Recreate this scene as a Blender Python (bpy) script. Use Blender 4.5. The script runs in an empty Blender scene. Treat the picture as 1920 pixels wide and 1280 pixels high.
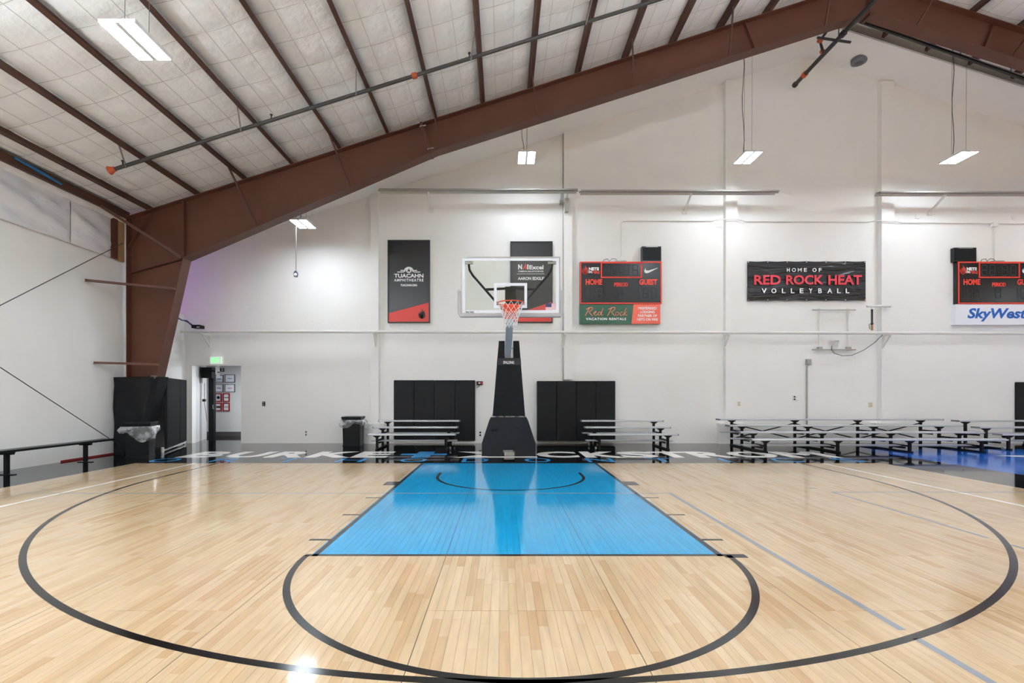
import bpy, bmesh, math, random
from mathutils import Vector, Matrix
random.seed(7)
scene = bpy.context.scene
COL = scene.collection

# ------------------------------------------------------------------ camera
F, CX, CY, H = 900.0, 943.0, 740.0, 1.43        # focal length and vanishing point in 1920x1280 pixels, eye height
cam = bpy.data.cameras.new('camera')
cam.sensor_width = 36.0
cam.lens = F / 1920 * 36.0
cam.shift_x = (960 - CX) / 1920
cam.shift_y = (CY - 640) / 1920
cam.clip_start = 0.05
cam.clip_end = 200
camo = bpy.data.objects.new('camera', cam)
COL.objects.link(camo)
camo.location = (0, 0, H)
camo.rotation_euler = (math.pi / 2, 0, 0)
scene.camera = camo

# ------------------------------------------------------------------ world, exposure
w = bpy.data.worlds.new('world')
scene.world = w
w.use_nodes = True
w.node_tree.nodes['Background'].inputs[0].default_value = (0.8, 0.85, 0.9, 1)
w.node_tree.nodes['Background'].inputs[1].default_value = 0.3
scene.view_settings.view_transform = 'Standard'
scene.view_settings.look = 'None'
scene.view_settings.exposure = 0.97
scene.view_settings.gamma = 1.0
scene.view_settings.use_curve_mapping = False
scene.cycles.diffuse_bounces = 8                # a white room: light keeps bouncing between floor, walls and roof
scene.cycles.max_bounces = 14
LAMP = 62.0                                      # radiance of the LED lenses

# ------------------------------------------------------------------ helpers
def PX(px, py, Y):
    return Vector(((px - CX) * Y / F, Y, H + (CY - py) * Y / F))
def wx(px, Y): return (px - CX) * Y / F
def wz(py, Y): return H + (CY - py) * Y / F
def gy(py): return F * H / (py - CY)             # ground distance of a pixel row

def s2l(c):
    return tuple(((v / 255) / 12.92 if v / 255 <= 0.04045 else ((v / 255 + 0.055) / 1.055) ** 2.4) for v in c)

def mat(name, rgb, rough=0.5, metal=0.0, spec=0.5, noise=0.0, nscale=8.0, bump=0.0, bscale=40.0, coat=0.0,
        emit=None, estr=0.0, stretch=None, bdist=0.02):
    m = bpy.data.materials.new(name)
    m.use_nodes = True
    nt = m.node_tree
    b = nt.nodes['Principled BSDF']
    col = s2l(rgb)
    b.inputs['Base Color'].default_value = (*col, 1)
    b.inputs['Roughness'].default_value = rough
    b.inputs['Metallic'].default_value = metal
    b.inputs['Specular IOR Level'].default_value = spec
    b.inputs['Coat Weight'].default_value = coat
    b.inputs['Coat Roughness'].default_value = 0.05
    if emit:
        b.inputs['Emission Color'].default_value = (*s2l(emit), 1)
        b.inputs['Emission Strength'].default_value = estr
    tc = nt.nodes.new('ShaderNodeTexCoord')
    src = tc.outputs['Object']
    if stretch:
        mp = nt.nodes.new('ShaderNodeMapping')
        mp.inputs['Scale'].default_value = stretch
        nt.links.new(src, mp.inputs['Vector'])
        src = mp.outputs['Vector']
    if noise:
        n = nt.nodes.new('ShaderNodeTexNoise')
        n.inputs['Scale'].default_value = nscale
        n.inputs['Detail'].default_value = 5
        nt.links.new(src, n.inputs['Vector'])
        r = nt.nodes.new('ShaderNodeMapRange')
        r.inputs['From Min'].default_value = 0.3
        r.inputs['From Max'].default_value = 0.7
        r.inputs['To Min'].default_value = 1 - noise
        r.inputs['To Max'].default_value = 1 + noise
        nt.links.new(n.outputs['Fac'], r.inputs['Value'])
        mx = nt.nodes.new('ShaderNodeVectorMath')
        mx.operation = 'SCALE'
        mx.inputs[0].default_value = col
        nt.links.new(r.outputs['Result'], mx.inputs['Scale'])
        nt.links.new(mx.outputs['Vector'], b.inputs['Base Color'])
    if bump:
        n2 = nt.nodes.new('ShaderNodeTexNoise')
        n2.inputs['Scale'].default_value = bscale
        n2.inputs['Detail'].default_value = 4
        nt.links.new(src, n2.inputs['Vector'])
        bp = nt.nodes.new('ShaderNodeBump')
        bp.inputs['Strength'].default_value = bump
        bp.inputs['Distance'].default_value = bdist
        nt.links.new(n2.outputs['Fac'], bp.inputs['Height'])
        nt.links.new(bp.outputs['Normal'], b.inputs['Normal'])
    return m

M = {}
M['wall'] = mat('painted_plaster', (240, 238, 233), 0.75, noise=0.012, nscale=1.3, bump=0.35, bscale=22, bdist=0.012)
M['wall_left'] = mat('painted_concrete', (241, 240, 236), 0.75, noise=0.02, nscale=1.1, bump=0.2, bscale=9, bdist=0.01)
M['ceil_white'] = mat('painted_ceiling', (240, 238, 233), 0.8, noise=0.01, nscale=2)
M['brown'] = mat('brown_primer_steel', (93, 55, 39), 0.55, noise=0.08, nscale=2.5)
M['brown_dark'] = mat('brown_steel_dark', (80, 50, 38), 0.55, noise=0.06, nscale=4)
M['white_metal'] = mat('white_painted_steel', (226, 223, 216), 0.4, noise=0.02, nscale=6)
M['lamp_white'] = mat('white_lamp_housing', (225, 225, 225), 0.4, noise=0.01)
M['lens'] = mat('led_lens', (255, 255, 255), 0.4, emit=(230, 242, 255), estr=LAMP)
M['lens_soft'] = mat('led_lens_dimmed', (255, 255, 255), 0.4, emit=(230, 242, 255), estr=LAMP * 0.78)
M['uplens'] = mat('led_uplight_lens', (255, 255, 255), 0.4, emit=(230, 242, 255), estr=LAMP * 1.6)  # upward glow added to unseen fixtures as ceiling fill
M['wire'] = mat('steel_cable', (130, 130, 128), 0.4, metal=0.7, noise=0.05)
M['dark_wire'] = mat('dark_cable', (60, 58, 56), 0.5, noise=0.05)
M['galv'] = mat('galvanised_steel', (176, 174, 168), 0.35, metal=0.75, noise=0.08, nscale=20)
M['heater'] = mat('bare_aluminium_reflector', (190, 186, 178), 0.45, metal=0.55, noise=0.05, nscale=3)
M['black_pipe'] = mat('black_steel_pipe', (38, 38, 38), 0.4, noise=0.1)
M['grey_pipe'] = mat('dark_grey_steel_pipe', (66, 64, 62), 0.4, noise=0.1)
M['orange'] = mat('orange_coupling', (196, 84, 44), 0.5, noise=0.06)
M['vinyl_black'] = mat('black_vinyl', (28, 28, 29), 0.5, spec=0.2, noise=0.06, nscale=5, bump=0.05, bscale=60)
M['fabric_black'] = mat('black_fabric', (29, 29, 30), 0.75, spec=0.2, noise=0.1, nscale=6, bump=0.1, bscale=4, bdist=0.05)
M['plastic_black'] = mat('black_plastic', (22, 23, 24), 0.35, spec=0.2, noise=0.05)
M['bench_black'] = mat('black_painted_bench', (24, 25, 24), 0.3, spec=0.2, noise=0.06)
M['navy_pad'] = mat('dark_navy_pad', (22, 27, 33), 0.4, spec=0.2, noise=0.05, bump=0.04, bscale=30)
M['mast_pad'] = mat('black_mast_pad', (28, 28, 29), 0.5, spec=0.2, noise=0.05, bump=0.05, bscale=30)
M['alu'] = mat('anodised_aluminium', (196, 198, 203), 0.38, metal=0.55, noise=0.03, stretch=(0.3, 20, 20))
M['black_steel'] = mat('black_powder_coat', (20, 20, 21), 0.45, spec=0.2, noise=0.06)
M['grey_steel'] = mat('grey_boom_steel', (206, 207, 210), 0.38, metal=0.0, noise=0.04)
M['frame_white'] = mat('white_backboard_frame', (226, 231, 236), 0.4, noise=0.01)
M['pad_grey'] = mat('grey_backboard_pad', (170, 167, 166), 0.55, noise=0.03)
M['rim'] = mat('orange_rim', (222, 74, 40), 0.35, noise=0.03)
M['net'] = mat('white_net_cord', (238, 238, 236), 0.8, noise=0.02)
M['ink_white'] = mat('white_print', (240, 240, 240), 0.45, noise=0.01)
M['ink_red'] = mat('red_print', (214, 66, 56), 0.45, noise=0.02)
M['ink_score_red'] = mat('bright_red_print', (236, 62, 44), 0.45, noise=0.02)
M['ink_black'] = mat('black_print', (28, 26, 26), 0.45, noise=0.03)
M['ink_salmon'] = mat('salmon_print', (232, 132, 104), 0.45, noise=0.02)
M['ink_blue'] = mat('blue_print', (22, 98, 190), 0.45, noise=0.02)
M['ink_navy'] = mat('navy_print', (56, 62, 104), 0.45, noise=0.02)
M['ink_grey'] = mat('grey_print', (120, 122, 126), 0.5, noise=0.02)
M['board_black'] = mat('black_sign_board', (27, 24, 24), 0.3, noise=0.05, nscale=3)
M['score_black'] = mat('black_scoreboard_face', (23, 23, 25), 0.22, noise=0.05, nscale=3)
M['score_grey'] = mat('dark_segment', (44, 45, 48), 0.4, noise=0.03)
M['sign_green'] = mat('green_sign', (52, 98, 74), 0.22, noise=0.1, nscale=2)
M['sign_orange'] = mat('coral_sign', (240, 108, 84), 0.22, noise=0.05, nscale=2)
M['sign_white'] = mat('white_sign', (236, 240, 246), 0.3, noise=0.01)
M['beige'] = mat('beige_plate', (222, 212, 188), 0.5, noise=0.02)
M['beige_dark'] = mat('beige_socket', (204, 190, 160), 0.5, noise=0.02)
M['plate_white'] = mat('white_plate', (236, 236, 232), 0.4, noise=0.01)
M['wood_post'] = mat('raw_timber', (176, 140, 92), 0.7, noise=0.15, nscale=6, stretch=(8, 8, 1))
M['blue_strap'] = mat('blue_strap', (38, 108, 160), 0.5, noise=0.1)
M['red_tape'] = mat('red_tape', (150, 44, 40), 0.5, noise=0.1)
M['red_frame'] = mat('red_picture_frame', (156, 34, 34), 0.4, noise=0.03)
M['dark_frame'] = mat('grey_picture_frame', (92, 92, 94), 0.4, noise=0.03)
M['paper'] = mat('white_paper', (234, 236, 242), 0.6, noise=0.01)
M['baseboard'] = mat('dark_vinyl_base', (84, 82, 80), 0.5, noise=0.03)
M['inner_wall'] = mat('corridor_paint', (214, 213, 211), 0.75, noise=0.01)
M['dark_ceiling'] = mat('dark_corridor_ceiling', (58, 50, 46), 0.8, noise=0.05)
M['brass'] = mat('brass_valve', (170, 128, 78), 0.35, metal=0.6, noise=0.05)
M['exit_green'] = mat('exit_green', (110, 220, 130), 0.4, emit=(120, 230, 140), estr=0.5)
M['exit_white'] = mat('exit_sign_face', (222, 232, 222), 0.4, emit=(220, 240, 220), estr=0.25)
M['purple'] = mat('purple_led', (170, 120, 255), 0.4, emit=(150, 110, 255), estr=6.0)
M['pink'] = mat('pink_led', (255, 80, 110), 0.4, emit=(255, 40, 90), estr=4.0)
M['pvc'] = mat('white_pvc', (228, 228, 224), 0.35, noise=0.01)
M['sheet'] = mat('white_vinyl_sheet', (234, 234, 236), 0.35, noise=0.04, nscale=2, bump=0.5, bscale=5, bdist=0.04, stretch=(1, 1, 2.2))
M['court_black'] = mat('black_court_paint', (15, 15, 16), 0.05, spec=0.4, noise=0.15, nscale=3, bump=0.02, bscale=3, bdist=0.01, stretch=(1, 0.4, 1))
M['court_blue'] = mat('royal_blue_court_paint', (20, 104, 206), 0.12, noise=0.05, nscale=3)
M['line_black'] = mat('black_line_paint', (22, 22, 22), 0.16, noise=0.08, nscale=6)
M['line_grey'] = mat('grey_line_paint', (140, 143, 148), 0.2, noise=0.04)
M['line_white'] = mat('white_line_paint', (252, 249, 243), 0.16, noise=0.02)
M['logo_blue'] = mat('sky_blue_court_paint', (52, 150, 216), 0.16, noise=0.03)
M['subfloor'] = mat('dark_joint', (92, 66, 44), 0.8, noise=0.1)
M['seam'] = mat('dark_panel_joint', (20, 15, 11), 0.9, noise=0.1)

def glass_mat(name, tint, fres=1.45, haze=0.0):
    m = bpy.data.materials.new(name)
    m.use_nodes = True
    nt = m.node_tree
    nt.nodes.remove(nt.nodes['Principled BSDF'])
    out = nt.nodes['Material Output']
    t = nt.nodes.new('ShaderNodeBsdfTransparent')
    t.inputs[0].default_value = (*tint, 1)
    g = nt.nodes.new('ShaderNodeBsdfGlossy')
    g.inputs['Roughness'].default_value = 0.04
    fr = nt.nodes.new('ShaderNodeFresnel')
    fr.inputs['IOR'].default_value = fres
    mx = nt.nodes.new('ShaderNodeMixShader')
    nt.links.new(fr.outputs[0], mx.inputs[0])
    nt.links.new(t.outputs[0], mx.inputs[1])
    nt.links.new(g.outputs[0], mx.inputs[2])
    last = mx.outputs[0]
    if haze:
        d = nt.nodes.new('ShaderNodeBsdfDiffuse')
        d.inputs[0].default_value = (0.86, 0.88, 0.9, 1)
        n = nt.nodes.new('ShaderNodeTexNoise')
        n.inputs['Scale'].default_value = 6
        n.inputs['Detail'].default_value = 3
        tc = nt.nodes.new('ShaderNodeTexCoord')
        nt.links.new(tc.outputs['Object'], n.inputs['Vector'])
        r = nt.nodes.new('ShaderNodeMapRange')
        r.inputs['From Min'].default_value = 0.4
        r.inputs['From Max'].default_value = 0.65
        r.inputs['To Min'].default_value = haze * 0.5
        r.inputs['To Max'].default_value = haze * 1.8
        nt.links.new(n.outputs['Fac'], r.inputs['Value'])
        m2 = nt.nodes.new('ShaderNodeMixShader')
        nt.links.new(r.outputs[0], m2.inputs[0])
        nt.links.new(last, m2.inputs[1])
        nt.links.new(d.outputs[0], m2.inputs[2])
        last = m2.outputs[0]
    nt.links.new(last, out.inputs['Surface'])
    return m
M['glass'] = glass_mat('backboard_glass', (0.95, 0.975, 0.955))
M['bag'] = glass_mat('clear_bag', (0.93, 0.95, 0.97), 1.25, 0.28)

def plank_mat():
    m = bpy.data.materials.new('varnished_maple')
    m.use_nodes = True
    nt = m.node_tree
    b = nt.nodes['Principled BSDF']
    at = nt.nodes.new('ShaderNodeAttribute')
    at.attribute_name = 'tone'
    geo = nt.nodes.new('ShaderNodeNewGeometry')
    mp = nt.nodes.new('ShaderNodeMapping')
    mp.inputs['Scale'].default_value = (26, 2.2, 1)
    nt.links.new(geo.outputs['Position'], mp.inputs['Vector'])
    n = nt.nodes.new('ShaderNodeTexNoise')
    n.inputs['Scale'].default_value = 1.0
    n.inputs['Detail'].default_value = 6
    n.inputs['Distortion'].default_value = 0.6
    nt.links.new(mp.outputs['Vector'], n.inputs['Vector'])
    r = nt.nodes.new('ShaderNodeMapRange')
    r.inputs['From Min'].default_value = 0.3
    r.inputs['From Max'].default_value = 0.75
    r.inputs['To Min'].default_value = 1.05
    r.inputs['To Max'].default_value = 0.88
    nt.links.new(n.outputs['Fac'], r.inputs['Value'])
    mul = nt.nodes.new('ShaderNodeVectorMath')
    mul.operation = 'SCALE'
    nt.links.new(at.outputs['Color'], mul.inputs[0])
    nt.links.new(r.outputs['Result'], mul.inputs['Scale'])
    nt.links.new(mul.outputs['Vector'], b.inputs['Base Color'])
    b.inputs['Roughness'].default_value = 0.09
    b.inputs['Specular IOR Level'].default_value = 0.5
    n2 = nt.nodes.new('ShaderNodeTexNoise')
    n2.inputs['Scale'].default_value = 2.5
    nt.links.new(geo.outputs['Position'], n2.inputs['Vector'])
    bp = nt.nodes.new('ShaderNodeBump')
    bp.inputs['Strength'].default_value = 0.04
    bp.inputs['Distance'].default_value = 0.01
    nt.links.new(n2.outputs['Fac'], bp.inputs['Height'])
    nt.links.new(bp.outputs['Normal'], b.inputs['Normal'])
    return m
M['plank'] = plank_mat()

def batt_mat():
    m = mat('white_insulation_facing', (247, 246, 243), 0.5, noise=0.02, nscale=3, bump=0.5, bscale=6, bdist=0.05)
    return m
M['batt'] = batt_mat()
M['seam_line'] = mat('grey_seam_tape', (206, 202, 196), 0.7, noise=0.04)

def banner_mat(name, rgb):
    m = mat(name, rgb, 0.25, noise=0.03)
    nt = m.node_tree
    b = nt.nodes['Principled BSDF']
    geo = nt.nodes.new('ShaderNodeNewGeometry')
    mp = nt.nodes.new('ShaderNodeMapping')
    mp.inputs['Rotation'].default_value = (0, math.radians(40), 0)
    mp.inputs['Scale'].default_value = (0.7, 1, 4.5)
    nt.links.new(geo.outputs['Position'], mp.inputs['Vector'])
    n = nt.nodes.new('ShaderNodeTexNoise')
    n.inputs['Scale'].default_value = 1.2
    n.inputs['Detail'].default_value = 2.5
    n.inputs['Distortion'].default_value = 0.8
    nt.links.new(mp.outputs['Vector'], n.inputs['Vector'])
    bp = nt.nodes.new('ShaderNodeBump')
    bp.inputs['Strength'].default_value = 0.55
    bp.inputs['Distance'].default_value = 0.12
    nt.links.new(n.outputs['Fac'], bp.inputs['Height'])
    nt.links.new(bp.outputs['Normal'], b.inputs['Normal'])
    return m
M['banner'] = banner_mat('black_banner_vinyl', (26, 26, 30))
M['banner_red'] = banner_mat('banner_red_print', (222, 62, 78))
M['banner_white'] = banner_mat('banner_white_print', (240, 240, 242))

class MB:
    def __init__(s):
        s.v, s.f, s.sm = [], [], []
    def add(s, vs, fs, smooth=False):
        o = len(s.v)
        s.v += [Vector(a) for a in vs]
        s.f += [tuple(i + o for i in f) for f in fs]
        s.sm += [smooth] * len(fs)
        return s
    def box(s, x0, x1, y0, y1, z0, z1):
        vs = [(x, y, z) for z in (z0, z1) for y in (y0, y1) for x in (x0, x1)]
        return s.add(vs, [(0, 2, 3, 1), (4, 5, 7, 6), (0, 1, 5, 4), (2, 6, 7, 3), (0, 4, 6, 2), (1, 3, 7, 5)])
    def bar(s, p0, p1, a, b, up=(0, 0, 1)):
        p0, p1 = Vector(p0), Vector(p1)
        d = (p1 - p0).normalized()
        u = Vector(up)
        if abs(d.dot(u)) > 0.98:
            u = Vector((0, 1, 0))
        x = d.cross(u).normalized() * (a / 2)
        y = x.cross(d).normalized() * (b / 2)
        vs = [p + q for p in (p0, p1) for q in (-x - y, x - y, x + y, -x + y)]
        return s.add(vs, [(0, 1, 2, 3), (7, 6, 5, 4), (0, 4, 5, 1), (1, 5, 6, 2), (2, 6, 7, 3), (3, 7, 4, 0)])
    def tube(s, pts, r, n=10, cap=True):
        pts = [Vector(p) for p in pts]
        rs = r if isinstance(r, (list, tuple)) else [r] * len(pts)
        rings, prev = [], None
        for i, p in enumerate(pts):
            d = (pts[min(i + 1, len(pts) - 1)] - pts[max(i - 1, 0)]).normalized()
            if prev is None:
                u = Vector((0, 0, 1)) if abs(d.z) < 0.9 else Vector((1, 0, 0))
                x = d.cross(u).normalized()
            else:
                x = (prev - d * prev.dot(d)).normalized()
            prev = x
            y = d.cross(x)
            rings.append([p + (x * math.cos(2 * math.pi * k / n) + y * math.sin(2 * math.pi * k / n)) * rs[i] for k in range(n)])
        vs = [q for rg in rings for q in rg]
        fs = [(i * n + k, i * n + (k + 1) % n, (i + 1) * n + (k + 1) % n, (i + 1) * n + k) for i in range(len(pts) - 1) for k in range(n)]
        s.add(vs, fs, True)
        if cap:
            s.add(rings[0], [tuple(range(n))[::-1]])
            s.add(rings[-1], [tuple(range(n))])
        return s
    def lathe(s, c, prof, n=20, axis='z'):
        c = Vector(c)
        vs = []
        for r, h in prof:
            for k in range(n):
                a = 2 * math.pi * k / n
                p = {'z': (r * math.cos(a), r * math.sin(a), h), 'y': (r * math.cos(a), h, r * math.sin(a)), 'x': (h, r * math.cos(a), r * math.sin(a))}[axis]
                vs.append(c + Vector(p))
        m = len(prof)
        fs = [(i * n + k, i * n + (k + 1) % n, (i + 1) * n + (k + 1) % n, (i + 1) * n + k) for i in range(m - 1) for k in range(n)]
        fs += [tuple(range(n))[::-1], tuple((m - 1) * n + k for k in range(n))]
        return s.add(vs, fs, True)
    def prism_xz(s, poly, y0, y1):          # polygon in X,Z extruded along Y
        n = len(poly)
        vs = [(x, y0, z) for x, z in poly] + [(x, y1, z) for x, z in poly]
        fs = [tuple(range(n)), tuple(range(2 * n - 1, n - 1, -1))]
        fs += [(i, i + n, (i + 1) % n + n, (i + 1) % n) for i in range(n)]
        return s.add(vs, fs)
    def prism_xy(s, poly, z0, z1):
        n = len(poly)
        vs = [(x, y, z0) for x, y in poly] + [(x, y, z1) for x, y in poly]
        fs = [tuple(range(n))[::-1], tuple(range(n, 2 * n))]
        fs += [(i, (i + 1) % n, (i + 1) % n + n, i + n) for i in range(n)]
        return s.add(vs, fs)
    def prism_yz(s, poly, x0, x1):
        n = len(poly)
        vs = [(x0, y, z) for y, z in poly] + [(x1, y, z) for y, z in poly]
        fs = [tuple(range(n))[::-1], tuple(range(n, 2 * n))]
        fs += [(i, (i + 1) % n, (i + 1) % n + n, i + n) for i in range(n)]
        return s.add(vs, fs)
    def grid(s, fn, nu, nv, smooth=True):
        vs = [fn(i / nu, j / nv) for j in range(nv + 1) for i in range(nu + 1)]
        fs = [(j * (nu + 1) + i, j * (nu + 1) + i + 1, (j + 1) * (nu + 1) + i + 1, (j + 1) * (nu + 1) + i) for j in range(nv) for i in range(nu)]
        return s.add(vs, fs, smooth)
    def build(s, name, material, parent=None, origin=None, bevel=0.0, seg=2, fix=True):
        off = Vector((0, 0, 0))
        p = parent
        while p is not None:
            off += p.location
            p = p.parent
        org = Vector(origin) if origin is not None else None
        if org is None:
            if parent is None:
                xs = [v.x for v in s.v]; ys = [v.y for v in s.v]; zs = [v.z for v in s.v]
                org = Vector(((min(xs) + max(xs)) / 2, (min(ys) + max(ys)) / 2, min(zs)))
            else:
                org = off.copy()
        me = bpy.data.meshes.new(name)
        me.from_pydata([v - org for v in s.v], [], s.f)
        me.polygons.foreach_set('use_smooth', s.sm)
        bm = bmesh.new()
        bm.from_mesh(me)
        if fix:
            bmesh.ops.recalc_face_normals(bm, faces=bm.faces)
        if bevel:
            es = [e for e in bm.edges if len(e.link_faces) == 2 and e.calc_face_angle(0) > 0.6]
            bmesh.ops.bevel(bm, geom=es, offset=bevel, segments=seg, affect='EDGES', profile=0.5, clamp_overlap=True)
        bm.to_mesh(me)
        bm.free()
        if isinstance(material, str):
            material = M[material]
        me.materials.append(material)
        o = bpy.data.objects.new(name, me)
        COL.objects.link(o)
        if parent is not None:
            o.parent = parent
        o.location = org - off
        return o

def tag(o, label, cat, group=None):
    o['label'] = label
    o['category'] = cat
    if group:
        o['group'] = group
    return o
def thing(name, label, cat, loc, group=None):
    o = bpy.data.objects.new(name, None)
    o.empty_display_size = 0.1
    COL.objects.link(o)
    o.location = loc
    return tag(o, label, cat, group)
def struct(o, label=None):
    o['kind'] = 'structure'
    if label:
        o['label'] = label
    return o
def copy_tree(o, parent=None):
    c = o.copy()
    COL.objects.link(c)
    c.parent = parent
    for ch in list(o.children):
        copy_tree(ch, c)
    return c

_tc = {}
def glyphs(body, bold=0.0, shear=0.0, spacing=1.0):
    key = (body, bold, shear, spacing)
    if key in _tc:
        return _tc[key]
    cu = bpy.data.curves.new('lettering', 'FONT')
    cu.body = body
    cu.size = 1
    cu.offset = bold
    cu.shear = shear
    cu.space_character = spacing
    cu.resolution_u = 3
    ob = bpy.data.objects.new('lettering', cu)
    COL.objects.link(ob)
    dg = bpy.context.evaluated_depsgraph_get()
    me = bpy.data.meshes.new_from_object(ob.evaluated_get(dg))
    vs = [v.co.copy() for v in me.vertices]
    fs = [tuple(p.vertices) for p in me.polygons]
    bpy.data.objects.remove(ob)
    bpy.data.curves.remove(cu)
    bpy.data.meshes.remove(me)
    _tc[key] = (vs, fs)
    return _tc[key]
def _solid(vs2, fs, put):
    """flat glyph faces -> thin closed slab through put(x, y, layer)"""
    mb = MB()
    n = len(vs2)
    edges = {}
    for f in fs:
        for a, b in zip(f, f[1:] + f[:1]):
            edges[(a, b)] = edges.get((a, b), 0) + 1
    vv = [put(x, y, 1) for x, y in vs2] + [put(x, y, 0) for x, y in vs2]
    ff = list(fs) + [tuple(i + n for i in f[::-1]) for f in fs]
    for (a, b) in edges:
        if (b, a) not in edges:
            ff.append((b, a, a + n, b + n))
    return mb.add(vv, ff)
def fit(body, x0, x1, y0, y1, bold=0.0, shear=0.0, spacing=1.0):
    vs, fs = glyphs(body, bold, shear, spacing)
    ax = min(v.x for v in vs); bx = max(v.x for v in vs)
    ay = min(v.y for v in vs); by = max(v.y for v in vs)
    return [(x0 + (v.x - ax) / (bx - ax) * (x1 - x0), y0 + (v.y - ay) / (by - ay) * (y1 - y0)) for v in vs], fs
def wall_text(body, px0, px1, py0, py1, Y, m, parent, bold=0.02, shear=0.0, spacing=1.0, name='lettering', t=0.004):
    v2, fs = fit(body, wx(px0, Y), wx(px1, Y), wz(py1, Y), wz(py0, Y), bold, shear, spacing)
    return _solid(v2, fs, lambda x, y, k: (x, Y - t * k, y)).build(name, m, parent, fix=False)
def floor_text(body, x0, x1, y0, y1, m, parent, bold=0.03, name='painted_letter', shear=0.0):
    v2, fs = fit(body, x0, x1, y0, y1, bold, shear)
    return _solid(v2, fs, lambda x, y, k: (x, y, -0.0004 + 0.0014 * k)).build(name, m, parent, fix=False)
def wall_poly(pts, Y, m, parent, name, t=0.004):      # pixel outline on a wall plane
    return MB().prism_xz([(wx(a, Y), wz(b, Y)) for a, b in pts], Y - t, Y).build(name, m, parent)

# ------------------------------------------------------------------ main dimensions
YW = 14.2            # back wall
YF = 11.8            # steel frame plane
XL, XR = -9.4, 27.3  # side walls
RX = 8.95            # ridge
YB = -10.0           # rear wall behind the camera
SL = 0.3185
def ztop(x):         # top of the rafters / underside of the purlins
    d = x if x <= RX else 2 * RX - x
    return 5.85 + SL * (d + 8.89)

# ------------------------------------------------------------------ shell
ZC = -0.12           # plaster ceiling offset below the rafter top
wb = MB().prism_xz([(-10.7, 0), (-9.2, 0), (-9.2, 2.30), (-7.75, 2.30), (-7.75, 0), (XR + 0.3, 0), (XR + 0.3, ztop(XR) + 0.3),
                    (RX, ztop(RX) + 0.4), (-10.7, ztop(-10.7) + 0.3)], YW, YW + 0.18)
wall_back = struct(wb.build('wall_back', 'wall', origin=(0, YW, 0)))
for i, (xa, xb) in enumerate([(-3.87, -3.64), (1.79, 2.03), (6.52, 6.86), (11.08, 11.45), (16.0, 16.36)]):
    top = min(ztop(xa), ztop(xb)) + ZC - 0.01
    pl = MB().box(xa, xb, YW - 0.16, YW + 0.01, 1.88 if i == 1 else 0.6, top).build('pilaster', 'wall', wall_back)
    pw = 0.16 if xb - xa < 0.3 else 0.2
    if i != 1: MB().box(xa - pw, xb + pw, YW - 0.19, YW + 0.01, 0, 0.6).build('plinth', 'wall', pl)
# left wall: thick painted base up to a joint, plainer above, loose vinyl at the top
wl = MB().box(XL - 0.25, XL, YB, YW, 0, 2.93)
wl.box(XL - 0.25, XL - 0.03, YB, YW, 2.93, 3.8)
wl.box(XL - 0.25, XL - 0.03, YB, 12.25, 3.8, 5.9)
wall_left = struct(wl.build('wall_left', 'wall_left', origin=(XL, 0, 0)))
struct(MB().box(-10.7, -10.5, 12.05, YW, 3.5, 6.0).box(-10.5, XL - 0.24, 12.05, YW, 3.6, 3.79)
       .box(-10.5, XL - 0.24, 12.05, 12.25, 3.79, 6.0).build('wall_niche', 'wall'))
struct(MB().box(XR, XR + 0.2, YB, YW, 0, ztop(XR) + 0.3).build('wall_right', 'wall_left'))
struct(MB().prism_xz([(XL - 0.3, 0), (XR + 0.2, 0), (XR + 0.2, ztop(XR) + 0.3), (RX, ztop(RX) + 0.4), (XL - 0.3, ztop(XL) + 0.3)],
                     YB - 0.2, YB).build('wall_front', 'wall'))
struct(MB().box(XL, XL + 0.012, 10.2, 11.7, 0, 0.035).build('trim_1', 'red_tape'))

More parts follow.
